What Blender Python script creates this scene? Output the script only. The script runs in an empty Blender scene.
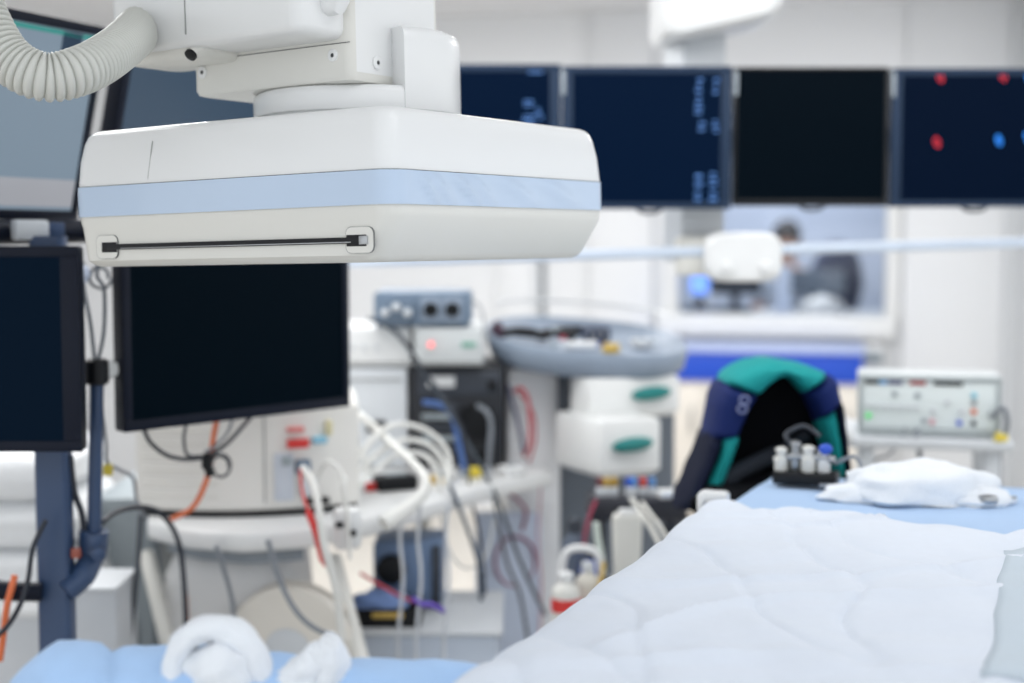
import bpy, bmesh, math, random
from mathutils import Vector, Matrix, Euler, noise
random.seed(7)
PI = math.pi
S = bpy.context.scene
COL = S.collection
V = Vector
F = 1422.2                                    # focal length in pixels of the 1024 px wide frame (50 mm lens)
CAM = V((0, 0, 1.45)); PITCH = math.radians(4.2)
FW = V((0, math.cos(PITCH), -math.sin(PITCH))); UP = V((0, math.sin(PITCH), math.cos(PITCH)))

def W(px, py, Y):
    """the place in the room seen at a photo point, at depth Y in front of the camera"""
    d = FW + V((1, 0, 0)) * ((px - 512) / F) + UP * ((341.5 - py) / F)
    return CAM + d * (Y / d.y)
def WZ(px, py, z):
    """the place seen at a photo point on the level z"""
    d = FW + V((1, 0, 0)) * ((px - 512) / F) + UP * ((341.5 - py) / F)
    return CAM + d * ((z - CAM.z) / d.z)
def hit(px, py, o, n):
    d = FW + V((1, 0, 0)) * ((px - 512) / F) + UP * ((341.5 - py) / F)
    return CAM + d * ((o - CAM).dot(n) / d.dot(n))

# ------------------------------------------------------------------ materials
MATS = {}
def srgb(c):
    return tuple(((x / 255) / 12.92 if x <= 10 else (((x / 255) + .055) / 1.055) ** 2.4) for x in c)
def mat(name, c, rough=.5, metal=0., spec=.5, var=.04, bump=0., scale=12., emit=0., ecol=None, coat=0., sheen=0.):
    if name in MATS: return MATS[name]
    m = bpy.data.materials.new(name); m.use_nodes = True
    nt = m.node_tree; b = nt.nodes['Principled BSDF']
    col = srgb(c) + (1,)
    tc = nt.nodes.new('ShaderNodeTexCoord'); nz = nt.nodes.new('ShaderNodeTexNoise')
    nz.inputs['Scale'].default_value = scale; nz.inputs['Detail'].default_value = 3
    nt.links.new(tc.outputs['Object'], nz.inputs['Vector'])
    mix = nt.nodes.new('ShaderNodeMixRGB'); mix.blend_type = 'MIX'
    mix.inputs[1].default_value = tuple(max(0, x * (1 - var)) for x in col[:3]) + (1,)
    mix.inputs[2].default_value = tuple(min(1, x * (1 + var)) for x in col[:3]) + (1,)
    nt.links.new(nz.outputs['Fac'], mix.inputs[0]); nt.links.new(mix.outputs[0], b.inputs['Base Color'])
    b.inputs['Roughness'].default_value = rough; b.inputs['Metallic'].default_value = metal
    b.inputs['Specular IOR Level'].default_value = spec
    if coat: b.inputs['Coat Weight'].default_value = coat
    if sheen: b.inputs['Sheen Weight'].default_value = sheen
    if emit:
        b.inputs['Emission Color'].default_value = srgb(ecol or c) + (1,); b.inputs['Emission Strength'].default_value = emit
    if bump:
        bp = nt.nodes.new('ShaderNodeBump'); bp.inputs['Strength'].default_value = bump; bp.inputs['Distance'].default_value = .004
        nt.links.new(nz.outputs['Fac'], bp.inputs['Height']); nt.links.new(bp.outputs[0], b.inputs['Normal'])
    MATS[name] = m
    return m
def glass_mat():
    m = bpy.data.materials.new('window_glass'); m.use_nodes = True; nt = m.node_tree
    for n in list(nt.nodes):
        if n.type != 'OUTPUT_MATERIAL': nt.nodes.remove(n)
    out = nt.nodes['Material Output']
    t = nt.nodes.new('ShaderNodeBsdfTransparent'); t.inputs[0].default_value = (.95, .97, 1, 1)
    g = nt.nodes.new('ShaderNodeBsdfGlossy'); g.inputs['Roughness'].default_value = .02
    fr = nt.nodes.new('ShaderNodeFresnel'); fr.inputs['IOR'].default_value = 1.45
    mx = nt.nodes.new('ShaderNodeMixShader')
    nt.links.new(fr.outputs[0], mx.inputs[0]); nt.links.new(t.outputs[0], mx.inputs[1]); nt.links.new(g.outputs[0], mx.inputs[2])
    nt.links.new(mx.outputs[0], out.inputs[0])
    return m

WHITE = mat('white_enamel', (229, 230, 230), .28, var=.012, scale=4, coat=.15)
WHITE2 = mat('warm_white_plastic', (220, 219, 213), .38, var=.015, scale=4)
HOSEW = mat('grey_white_rubber', (200, 201, 195), .42, var=.03)
BAND = mat('pale_blue_film', (184, 202, 224), .14, var=.03, scale=9, coat=.4)
SEAM = mat('dark_seam', (60, 62, 64), .6)
BLACK = mat('black_plastic', (14, 16, 20), .45, spec=.3)
GREYSEAM = mat('grey_seam', (150, 152, 150), .6)
STEEL = mat('brushed_steel', (170, 172, 174), .3, metal=1., var=.06, scale=40)
NAVYM = mat('navy_painted_metal', (48, 70, 104), .38, var=.06)
BEZEL = mat('slate_blue_bezel', (36, 52, 74), .5, spec=.15, var=.04)
DARKBEZ = mat('dark_navy_bezel', (7, 16, 34), .45, spec=.2)
BLUESCR = mat('navy_lit_screen', (2, 8, 20), .5, spec=.03, emit=.72, ecol=(0, 19, 45))
BLACKSCR = mat('black_dark_screen', (1, 5, 11), .5, spec=.03, emit=.72, ecol=(0, 7, 14))
NAVY4 = mat('blue_black_lit_screen', (2, 6, 16), .5, spec=.03, emit=.72, ecol=(0, 14, 36))
GREYSCR = mat('grey_reflection_screen', (60, 70, 80), .4, spec=.15, emit=.7, ecol=(124, 140, 154))  # grey room reflection put into the screen as an even glow
SLATESCR = mat('slate_lit_screen', (20, 30, 42), .3, spec=.3, emit=.7, ecol=(56, 74, 92))
TXTBLUE = mat('blue_readout', (20, 40, 80), .5, emit=.9, ecol=(70, 118, 178))
TXTRED = mat('red_readout', (200, 40, 50), .5, emit=.8, ecol=(200, 44, 54))
TXTBR = mat('bright_blue_readout', (40, 130, 230), .5, emit=1., ecol=(40, 132, 236))
DRAPEW = mat('white_blue_drape', (220, 227, 238), .75, spec=.2, var=.02, bump=.12, scale=60, sheen=.2)
DRAPEB = mat('light_blue_drape', (168, 196, 230), .75, spec=.2, var=.03, bump=.12, scale=60, sheen=.2)
DRAPEM = mat('medium_blue_drape', (172, 204, 242), .75, spec=.2, var=.06, bump=.12, scale=40, sheen=.2)
GAUZE = mat('white_gauze', (234, 238, 243), .9, spec=.1, var=.03, bump=.4, scale=220)
LINEN = mat('white_linen', (234, 236, 238), .9, spec=.1, var=.03, bump=.2, scale=50)
BEIGE = mat('beige_device_plastic', (234, 232, 227), .45, var=.02)
GREYD = mat('cool_grey_plastic', (150, 160, 165), .5, var=.03)
LGREY = mat('light_grey_plastic', (206, 210, 214), .45, var=.03)
BLUEGREY = mat('blue_grey_plastic', (106, 124, 144), .45, var=.05)
TRAYGREY = mat('blue_grey_tray_plastic', (134, 147, 164), .4, var=.04)
DGREY = mat('dark_grey_plastic', (52, 58, 68), .5, var=.05)
TEALP = mat('teal_plastic', (8, 122, 120), .35, var=.05)
TEALC = mat('teal_cloth', (28, 150, 150), .7, spec=.2, var=.08, scale=30, bump=.2)
NAVYC = mat('navy_cloth', (18, 36, 92), .7, spec=.2, var=.08, scale=30, bump=.2)
BLACKC = mat('black_cloth', (9, 10, 15), .85, spec=.1, var=.1)
CHARC = mat('charcoal_cloth', (46, 50, 58), .8, spec=.15, var=.1)
BLUEP = mat('royal_blue_panel', (24, 74, 190), .4, var=.03, scale=3)
LILAC = mat('lilac_ledge', (176, 190, 228), .4, var=.02)
RED = mat('red_plastic', (214, 52, 48), .45)
ORANGE = mat('orange_rubber', (226, 118, 74), .5)
YELLOW = mat('yellow_plastic', (226, 204, 70), .5)
GREEN = mat('green_plastic', (40, 150, 90), .5)
BLUE = mat('blue_plastic', (40, 84, 196), .45)
GOLD = mat('amber_plastic', (200, 168, 84), .4)
WCABLE = mat('white_cable', (226, 226, 222), .5)
GCABLE = mat('grey_cable', (132, 138, 146), .5)
DCABLE = mat('dark_cable', (34, 40, 52), .5)
BCABLE = mat('blue_cable', (66, 100, 160), .5)
RCABLE = mat('red_cable', (196, 62, 74), .5)
PURPLE = mat('purple_cable', (110, 84, 190), .5)
LIGHTBLUE = mat('pale_blue_panel', (212, 222, 240), .5, var=.03, scale=4)
WALLM = mat('white_wall_paint', (226, 228, 231), .35, var=.01, scale=2)
CEILM = mat('ceiling_paint', (232, 233, 236), .6, var=.01, scale=2)
FLOORM = mat('beige_vinyl_floor', (206, 200, 190), .35, var=.04, scale=3)
BEIGEW = mat('cream_cabinet_laminate', (222, 216, 207), .5, var=.02, scale=3)
CTRLWALL = mat('pale_blue_control_wall', (190, 199, 216), .6, var=.03, scale=2)
SKIN = mat('skin', (214, 166, 142), .55, var=.05)
HAIR = mat('dark_hair', (48, 44, 46), .6, var=.15, scale=60)
SCRUB = mat('pale_blue_scrubs', (214, 226, 240), .8, var=.04, bump=.2)
LEDRED = mat('red_indicator', (255, 110, 110), .4, emit=1.1, ecol=(255, 120, 118))
LEDGREEN = mat('green_indicator', (40, 170, 80), .4, emit=.8, ecol=(40, 170, 80))
LEDBLUE = mat('blue_lit_strip', (120, 165, 255), .4, emit=1., ecol=(120, 166, 255))
GLASS = glass_mat()

# ------------------------------------------------------------------ mesh builder
MX = {}
class M:
    def __init__(s): s.bm = bmesh.new(); s.mi = 0
    def _merge(s, t, mx=None):
        if mx is not None: t.transform(mx)
        bmesh.ops.recalc_face_normals(t, faces=t.faces)
        for f in t.faces: f.material_index = s.mi
        me = bpy.data.meshes.new('tmp'); t.to_mesh(me); t.free()
        n0 = len(s.bm.faces); s.bm.from_mesh(me); s.bm.faces.ensure_lookup_table()
        for f in s.bm.faces[n0:]: f.material_index = s.mi
        bpy.data.meshes.remove(me)
        return s
    def box(s, c, size, rz=0, bev=0., seg=2, rot=None):
        t = bmesh.new(); bmesh.ops.create_cube(t, size=1)
        for v in t.verts: v.co = V((v.co.x * size[0], v.co.y * size[1], v.co.z * size[2]))
        if bev > 0: bmesh.ops.bevel(t, geom=t.edges[:], offset=min(bev, .48 * min(size)), segments=seg, profile=.5, affect='EDGES')
        r = (rot or Euler((0, 0, rz))).to_matrix().to_4x4()
        return s._merge(t, Matrix.Translation(V(c)) @ r)
    def loft(s, rings, caps=True, closed=True):
        t = bmesh.new(); R = [[t.verts.new(V(p)) for p in r] for r in rings]; n = len(R[0])
        for a, b in zip(R, R[1:]):
            for i in range(n if closed else n - 1):
                t.faces.new((a[i], a[(i + 1) % n], b[(i + 1) % n], b[i]))
        if caps and closed:
            t.faces.new(R[0][::-1]); t.faces.new(R[-1])
        return s._merge(t)
    def tube(s, pts, r, n=10, caps=True):
        pts = [V(p) for p in pts]; rad = r if isinstance(r, (list, tuple)) else [r] * len(pts)
        tan = [(pts[min(i + 1, len(pts) - 1)] - pts[max(i - 1, 0)]).normalized() for i in range(len(pts))]
        u = tan[0].orthogonal().normalized(); rings = []
        for p, d, q in zip(pts, tan, rad):
            u = (u - d * u.dot(d)); u = u.normalized() if u.length > 1e-6 else d.orthogonal().normalized()
            w = d.cross(u); rings.append([p + (u * math.cos(2 * PI * k / n) + w * math.sin(2 * PI * k / n)) * q for k in range(n)])
        return s.loft(rings, caps)
    def cyl(s, a, b, r, r2=None, n=20):
        return s.tube([a, b], [r, r if r2 is None else r2], n)
    def lathe(s, prof, c=(0, 0, 0), axis=(0, 0, 1), n=24):
        q = V((0, 0, 1)).rotation_difference(V(axis)).to_matrix(); c = V(c)
        return s.loft([[c + q @ V((r * math.cos(2 * PI * k / n), r * math.sin(2 * PI * k / n), z)) for k in range(n)] for r, z in prof])
    def prism(s, poly, z0, z1, bev=0.):
        c = sum((V((p[0], p[1])) for p in poly), V((0, 0))) / len(poly)
        def ring(z, d):
            out = []
            for p in poly:
                q = V((p[0], p[1])); e = (c - q); out.append((q.x + e.normalized().x * d, q.y + e.normalized().y * d, z))
            return out
        if bev: return s.loft([ring(z0, bev), ring(z0 + bev * .4, bev * .3), ring(z0 + bev, 0), ring(z1 - bev, 0), ring(z1 - bev * .4, bev * .3), ring(z1, bev)])
        return s.loft([ring(z0, 0), ring(z1, 0)])
    def grid(s, fn, nu, nv):
        t = bmesh.new(); G = [[t.verts.new(fn(i / nu, j / nv)) for j in range(nv + 1)] for i in range(nu + 1)]
        for i in range(nu):
            for j in range(nv): t.faces.new((G[i][j], G[i + 1][j], G[i + 1][j + 1], G[i][j + 1]))
        return s._merge(t)
    def blob(s, c, r, amp=.15, freq=3., seed=0, flat=None, nu=24, nv=16):
        c = V(c); rings = []
        for j in range(1, nv):
            th = PI * j / nv; ring = []
            for i in range(nu):
                ph = 2 * PI * i / nu
                d = V((math.sin(th) * math.cos(ph), math.sin(th) * math.sin(ph), -math.cos(th)))
                k = 1 + amp * noise.noise(d * freq + V((seed * 7.3, seed * 1.7, seed))) + amp * .5 * noise.noise(d * freq * 2.3 + V((seed, 3, seed * 5)))
                p = c + V((d.x * r[0], d.y * r[1], d.z * r[2])) * k
                if flat is not None and p.z < flat: p.z = flat + .0005 * math.sin(i)
                ring.append(p)
            rings.append(ring)
        return s.loft(rings)
    def build(s, name, mats, parent=None, sharp=38., origin=None):
        bm = s.bm; bmesh.ops.remove_doubles(bm, verts=bm.verts, dist=1e-6)
        for f in bm.faces: f.smooth = True
        lim = math.radians(sharp)
        for e in bm.edges:
            if len(e.link_faces) == 2 and e.calc_face_angle(0) > lim: e.smooth = False
        me = bpy.data.meshes.new(name); o = bpy.data.objects.new(name, me)
        if parent is not None:
            mx = MX[parent]; bm.transform(mx.inverted()); o.parent = parent; MX[o] = mx
        else:
            if origin is None:
                lo = V([min(v.co[k] for v in bm.verts) for k in range(3)]); hi = V([max(v.co[k] for v in bm.verts) for k in range(3)])
                origin = V(((lo.x + hi.x) / 2, (lo.y + hi.y) / 2, lo.z))
            mx = Matrix.Translation(V(origin)); bm.transform(mx.inverted()); o.location = origin; MX[o] = mx
        bm.to_mesh(me); bm.free()
        for m in (mats if isinstance(mats, (list, tuple)) else [mats]): me.materials.append(m)
        COL.objects.link(o)
        return o
    def local(s, mx): s.bm.transform(mx); return s

def tag(o, label, cat, group=None, kind=None):
    o['label'] = label; o['category'] = cat
    if group: o['group'] = group
    if kind: o['kind'] = kind
    return o
def thing(name, label, cat, loc, rot=0, group=None):
    o = bpy.data.objects.new(name, None); COL.objects.link(o); o.empty_display_size = .05
    e = Euler(rot if isinstance(rot, tuple) else (0, 0, rot))
    o.location = V(loc); o.rotation_euler = e
    MX[o] = Matrix.LocRotScale(V(loc), e, None)
    return tag(o, label, cat, group)
def struct(o, label=None):
    o['kind'] = 'structure'
    if label: o['label'] = label
    return o
class L(M):
    """a builder whose shapes are given in the local frame of a thing"""
    def __init__(s, root): super().__init__(); s.root = root
    def build(s, name, mats, parent=None, sharp=38., origin=None):
        s.bm.transform(MX[s.root]); return super().build(name, mats, parent or s.root, sharp, origin)
def rrect(x0, x1, y0, y1, r, z, n=6):
    out = []
    for cx, cy, a0 in ((x1 - r, y1 - r, 0), (x0 + r, y1 - r, 90), (x0 + r, y0 + r, 180), (x1 - r, y0 + r, 270)):
        for k in range(n + 1):
            a = math.radians(a0 + 90 * k / n); out.append(V((cx + r * math.cos(a), cy + r * math.sin(a), z)))
    return out
def cr(pts, k=8):
    P = [V(p) for p in pts]; P = [P[0] * 2 - P[1]] + P + [P[-1] * 2 - P[-2]]; out = []
    for i in range(1, len(P) - 2):
        a, b, c, d = P[i - 1:i + 3]
        for j in range(k):
            t = j / k
            out.append(.5 * ((2 * b) + (c - a) * t + (2 * a - 5 * b + 4 * c - d) * t * t + (3 * b - a - 3 * c + d) * t ** 3))
    out.append(P[-2]); return out
def nz(x, y, z=0.): return noise.noise(V((x, y, z)))

# ------------------------------------------------------------------ room shell
PHI = math.radians(12)
WD = V((math.cos(PHI), -math.sin(PHI), 0)); WN = V((math.sin(PHI), math.cos(PHI), 0))
WO = V((0.45, 7.4, 0))                                   # a point at the foot of the back wall
CEIL = 2.6
def wl(px, py):
    p = hit(px, py, WO, WN); return (p - WO).dot(WD), p.z
def wp(s, d, z): return WO + WD * s + WN * d + V((0, 0, z))
WALLROT = -PHI
o = M().box((-.2, 5.2, -.05), (9, 13, .1)).build('floor', FLOORM); struct(o)
o = M().box((-.2, 5.2, CEIL + .05), (9, 9.5, .1)).build('ceiling', CEILM); struct(o)
ws0, wz0 = wl(672, 316); ws1, _ = wl(891, 316); wz1 = 2.12
SL, SR = wl(-150, 400)[0] - .3, wl(1010, 400)[0]
wm = M(); T = .14
def wallbox(m, s0, s1, z0, z1, d0=0., d1=T, bev=0.):
    return m.box(wp((s0 + s1) / 2, (d0 + d1) / 2, (z0 + z1) / 2), (s1 - s0, d1 - d0, z1 - z0), WALLROT, bev)
wallbox(wm, SL, ws0, 0, CEIL); wallbox(wm, ws1, SR + .6, 0, CEIL); wallbox(wm, ws0, ws1, 0, wz0); wallbox(wm, ws0, ws1, wz1, CEIL)
struct(wm.build('wall_back', WALLM))
fm = M()
for a in ((ws0 - .04, ws0 + .03, wz0 - .03, wz1 + .04), (ws1 - .03, ws1 + .04, wz0 - .03, wz1 + .04), (ws0, ws1, wz1 - .02, wz1 + .04)):
    wallbox(fm, *a, -.03, T + .01, .008)
win = fm.build('window_1', WHITE); struct(win)
sm = M(); wallbox(sm, ws0 - .07, ws1 + .02, wl(700, 335)[1], wz0 + .01, -.10, .1, .012); sm.build('window_sill', WHITE, win)
gm = M(); wallbox(gm, ws0 + .03, ws1 - .03, wz0, wz1 - .02, .05, .058); gm.build('window_pane', GLASS, win)
# pilasters and panel joints on the white wall
tm = M(); wallbox(tm, ws0 - .42, ws0 - .10, 0, CEIL, -.06, .0, .01); struct(tm.build('trim_1', WALLM))
tm = M(); a = wl(543, 300)[0]; wallbox(tm, a - .016, a + .016, .1, 2.2, -.012, .0); struct(tm.build('trim_2', mat('shadow_gap_strip', (120, 126, 132), .6)))
tm = M(); a = wl(516, 300)[0]; wallbox(tm, a - .10, a + .10, .1, 2.2, -.03, .0, .006); struct(tm.build('trim_3', WALLM))
tm = M(); wallbox(tm, ws1 + .05, SR - .05, 0, CEIL, -.05, 0, .01); struct(tm.build('trim_4', WALLM))
pr = wp(SR, 0, 0); struct(M().box((pr.x + .06, pr.y - 1.4, CEIL / 2), (.12, 3.2, CEIL)).build('wall_right', mat('grey_white_wall', (214, 217, 220), .4)))
pl = wp(SL, 0, 0); struct(M().box((pl.x - .0, 5.4, CEIL / 2), (.12, 8., CEIL)).build('wall_left', WALLM))
# the control room behind the window
cw = M()
cw.box(wp(.6, 2.7, 1.4), (4.6, .1, 2.8), WALLROT); struct(cw.build('wall_control_room', CTRLWALL))
struct(M().box(wp(.6, 1.42, CEIL + .05), (4.6, 2.5, .1), WALLROT).build('ceiling_control_room', CEILM))
struct(M().box(wp(3.0, 1.42, 1.3), (.1, 2.5, 2.6), WALLROT).build('wall_control_room_right', CTRLWALL))
struct(M().box(wp(-1.6, 1.42, 1.3), (.1, 2.5, 2.6), WALLROT).build('wall_control_room_left', CTRLWALL))

# ------------------------------------------------------------------ the long cabinet under the window
s0, s1 = wl(640, 400)[0], wl(858, 360)[0]
zl = wl(760, 339)[1]; zb0 = wl(760, 346)[1]; zb1 = wl(760, 374)[1]
c = thing('wall_cabinet', 'long low cabinet under the window with royal blue front band and cream doors', 'cabinet', wp((s0 + s1) / 2, -.2, 0), WALLROT)
m = M(); wallbox(m, s0, s1, .08, zb1, -.40, -.002, .004); m.build('body', BEIGEW, c)
m = M(); wallbox(m, s0 + .03, s1 - .03, 0, .08, -.36, -.03); m.build('plinth', DGREY, c)
m = M(); wallbox(m, s0 - .01, s1 + .01, zb1, zb0, -.42, -.002, .004); m.build('front_band', BLUEP, c)
m = M(); wallbox(m, s0 - .02, s1 + .02, zb0, zb0 + .03, -.44, -.002, .006); m.build('ledge', LILAC, c)
for k in range(3):
    a = s0 + (s1 - s0) * k / 3; b = s0 + (s1 - s0) * (k + 1) / 3
    m = M(); wallbox(m, a + .006, b - .006, .1, zb1 - .02, -.42, -.40, .004); d = m.build('door', BEIGEW, c)
    m = M(); m.tube(cr([wp(b - .06, -.42, zb1 - .25), wp(b - .06, -.45, zb1 - .24), wp(b - .06, -.45, zb1 - .14), wp(b - .06, -.42, zb1 - .13)], 5), .006); m.build('handle', STEEL, d)
# small white dispenser by the column
a, z = wl(845, 366); c = thing('wall_dispenser', 'small white box with a grey lid on the wall right of the blue cabinet band', 'dispenser', wp(a + .12, -.1, z - .2))
m = M(); wallbox(m, a + .05, a + .19, z - .16, z + .12, -.12, -.05, .015); m.build('body', WHITE, c)
m = M(); wallbox(m, a + .06, a + .18, z + .02, z + .09, -.128, -.118, .003); m.build('lid', GREYD, c)

# ------------------------------------------------------------------ control room contents
c = thing('control_desk', 'grey control room desk seen through the window', 'desk', wp(.75, 1.0, 0), WALLROT)
m = L(c); m.box((0, 0, 1.0), (2.1, .6, .04), bev=.008); m.build('desktop', LGREY)
for x in (-1., 0, 1.): L(c).box((x, 0, .49), (.05, .5, .98), bev=.005).build('leg', GREYD)
def ctrl_mon(px, py, w, h, D, mt, label):
    s, z = wl(px, py); p = wp(s * 1.0, D, 1.02)
    p = W(px, py, p.y); p.z = 1.02
    r = thing('control_monitor', label, 'monitor', p, WALLROT, 'control room monitors behind the window')
    L(r).box((0, 0, .012), (.2, .16, .022), bev=.008).build('base', DGREY)
    L(r).box((0, .02, .1), (.05, .03, .16), bev=.008).build('stand', DGREY)
    L(r).box((0, 0, .1 + h / 2), (w, .04, h), bev=.01).build('housing', mt)
    L(r).box((0, .022, .1 + h / 2), (w - .04, .01, h - .04), bev=.003).build('screen', BLACKSCR)
ctrl_mon(735, 300, .30, .20, .95, DGREY, 'dark monitor back behind the window, below the rail clamp')
ctrl_mon(700, 300, .10, .24, 1.0, LEDBLUE, 'narrow glowing blue screen at the left edge of the window')
ctrl_mon(812, 305, .36, .14, 1.16, mat('grey_monitor_back', (112, 122, 134), .5), 'grey monitor back behind the window, right of the white post')
def chair(px, label):
    p = W(px, 300, 9.0); p.z = 0
    r = thing('office_chair', label, 'chair', p, .4)
    L(r).blob((0, 0, 1.16), (.2, .07, .26), .06, 2, 3).build('backrest', mat('dark_navy_upholstery', (26, 40, 76), .7))
    L(r).box((0, -.2, .62), (.44, .44, .09), bev=.04).build('seat', MATS['dark_navy_upholstery'])
    L(r).tube([(0, -.05, .9), (0, .06, .8), (0, 0, .62), (0, -.12, .58)], .02).build('back_support', DGREY)
    L(r).cyl((0, -.2, .1), (0, -.2, .6), .03).build('column', STEEL)
    for k in range(5):
        a = k * 2 * PI / 5; L(r).tube([(0, -.2, .11), (.26 * math.cos(a), -.2 + .26 * math.sin(a), .05)], [.03, .018]).build('leg', DGREY)
        L(r).lathe([(.012, -.012), (.027, -.008), (.027, .008), (.012, .012)], (.26 * math.cos(a), -.2 + .26 * math.sin(a), .027), (1, 0, 0), 12).build('castor', BLACK)
chair(836, 'dark navy office chair behind the right half of the window')
p = wp(wl(778, 300)[0] * 1.12, .9, 1.02); p = W(783, 300, p.y); p.z = 1.02
c = thing('document_holder', 'slim pale blue upright post on the control desk, right of the dark monitor', 'holder', p, WALLROT)
L(c).box((0, 0, .008), (.12, .1, .016), bev=.004).build('base', LIGHTBLUE); L(c).box((0, 0, .14), (.085, .03, .26), bev=.01).build('panel', LIGHTBLUE)
p = W(822, 312, wp(.9, .7, 0).y); p.z = 1.02
c = thing('desk_lamp', 'white domed object on the control desk at the right of the window', 'lamp', p)
L(c).lathe([(.02, 0), (.13, 0), (.135, .02), (.12, .06), (.08, .09), (.03, .105), (.005, .11)]).build('dome', WHITE); L(c).cyl((0, 0, .105), (0, 0, .122), .012).build('knob', LGREY)

# person standing in the control room
def skin_obj(name, joints, edges, mt, parent=None, sub=2, root=0):
    me = bpy.data.meshes.new(name); me.from_pydata([j[0] for j in joints], edges, [])
    o = bpy.data.objects.new(name, me); COL.objects.link(o)
    if parent is not None: o.parent = parent
    sk = o.modifiers.new('skin', 'SKIN'); sk.use_smooth_shade = True
    for i, j in enumerate(joints):
        v = me.skin_vertices[0].data[i]; r = j[1]; v.radius = r if isinstance(r, tuple) else (r, r); v.use_root = (i == root)
    sb = o.modifiers.new('sub', 'SUBSURF'); sb.levels = sb.render_levels = sub
    me.materials.append(mt); return o
pz = W(787, 250, 8.75)
J = [((0, 0, .90), (.15, .10)), ((0, 0, 1.10), (.135, .095)), ((0, 0, 1.30), (.155, .10)), ((0, 0, 1.40), (.11, .075)), ((0, -.005, 1.46), .052), ((0, -.02, 1.53), .066), ((0, -.025, 1.60), (.078, .092)), ((0, -.015, 1.66), (.06, .075))]
E_ = [(i, i + 1) for i in range(7)]
def add(p, r, frm): J.append((p, r)); E_.append((frm, len(J) - 1)); return len(J) - 1
for sx in (-1, 1):
    sh = add((sx * .165, 0, 1.36), .055, 3); el = add((sx * .21, -.02, 1.10), .042, sh); wr = add((sx * .17, -.22, 1.045), .027, el); ha = add((sx * .155, -.29, 1.05), (.036, .018), wr)
    for k in range(4):
        x = sx * (.155 - .03 + .02 * k); ln = (.05, .06, .057, .045)[k]
        a1 = add((x, -.33, 1.055), .0095, ha); a2 = add((x, -.33 - ln * .6, 1.048), .0085, a1); add((x, -.33 - ln, 1.034), .0075, a2)
    t1 = add((sx * .115, -.275, 1.045), .011, ha); add((sx * .098, -.31, 1.038), .009, t1)
    hp = add((sx * .09, 0, .84), .088, 0); kn = add((sx * .1, -.01, .48), .058, hp); an = add((sx * .1, .02, .09), .04, kn); add((sx * .1, -.14, .035), .036, an)
per = skin_obj('person', J, E_, SKIN); per.location = (pz.x, pz.y, 0); per.rotation_euler = (0, 0, math.radians(-8)); per.scale = (.88, .88, .88)
tag(per, 'person in pale blue scrubs standing in the control room behind the window', 'person'); MX[per] = Matrix.LocRotScale(per.location, per.rotation_euler, per.scale)
J2 = [((0, 0, .80), (.165, .125)), ((0, 0, 1.10), (.15, .112)), ((0, 0, 1.30), (.168, .115)), ((0, 0, 1.395), (.12, .085)), ((.165, 0, 1.365), .066), ((.205, -.012, 1.17), .058), ((-.165, 0, 1.365), .066), ((-.205, -.012, 1.17), .058)]
skin_obj('scrub_top', J2, [(0, 1), (1, 2), (2, 3), (3, 4), (4, 5), (3, 6), (6, 7)], SCRUB, per)
J3 = [((0, 0, .86), (.16, .115)), ((.09, 0, .8), .1), ((.1, -.005, .48), .075), ((.1, .02, .12), .062), ((-.09, 0, .8), .1), ((-.1, -.005, .48), .075), ((-.1, .02, .12), .062)]
skin_obj('trousers', J3, [(0, 1), (1, 2), (2, 3), (0, 4), (4, 5), (5, 6)], SCRUB, per)
def per_part(m, name, mt): m.local(MX[per]); return m.build(name, mt, per)
hm = M(); hm.blob((0, .02, 1.665), (.1, .115, .105), .08, 3, 2); per_part(hm, 'hair', HAIR)
for sx in (-1, 1):
    per_part(M().blob((sx * .03, -.105, 1.615), (.014, .009, .009), 0, 1, nu=10, nv=8), 'eye', BLACK)
    per_part(M().blob((sx * .083, -.01, 1.60), (.012, .022, .032), 0, 1, nu=10, nv=8), 'ear', SKIN)
per_part(M().blob((0, -.125, 1.585), (.013, .02, .026), 0, 1, nu=10, nv=8), 'nose', SKIN)
per_part(M().blob((0, -.104, 1.545), (.026, .008, .007), 0, 1, nu=10, nv=8), 'mouth', mat('lips', (186, 110, 104), .5))

# ------------------------------------------------------------------ the x-ray detector
RZ = math.atan2(-.546, .838)
det = thing('xray_detector', 'large white x-ray detector head with a pale blue band hanging over the table', 'x-ray detector', (-.237, 2.126, 1.413), (0, math.radians(-1.3), RZ))
HX, HY, CRN = .284, .270, .030
HL = .301
def rr(z, i, r=CRN, ix1=None, iy0=None):
    return rrect(-HL + i, HX - (i if ix1 is None else ix1), -HY + (i if iy0 is None else iy0), HY - i, max(r - i * .2, .012), z, 8)
L(det).loft([rr(0, .020, ix1=.042), rr(.003, .014, ix1=.036), rr(.009, .009, ix1=.030, iy0=.0065), rr(.056, .002, ix1=.002, iy0=.004), rr(.064, .001, iy0=.0015), rr(.095, .001)]).build('lower_housing', WHITE2)
L(det).loft([rr(.096, .001), rr(.1145, .0), rr(.150, .003), rr(.176, .008), rr(.1865, .012), rr(.1915, .0165), rr(.1945, .024), rr(.1958, .034)]).build('upper_housing', WHITE)
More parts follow.
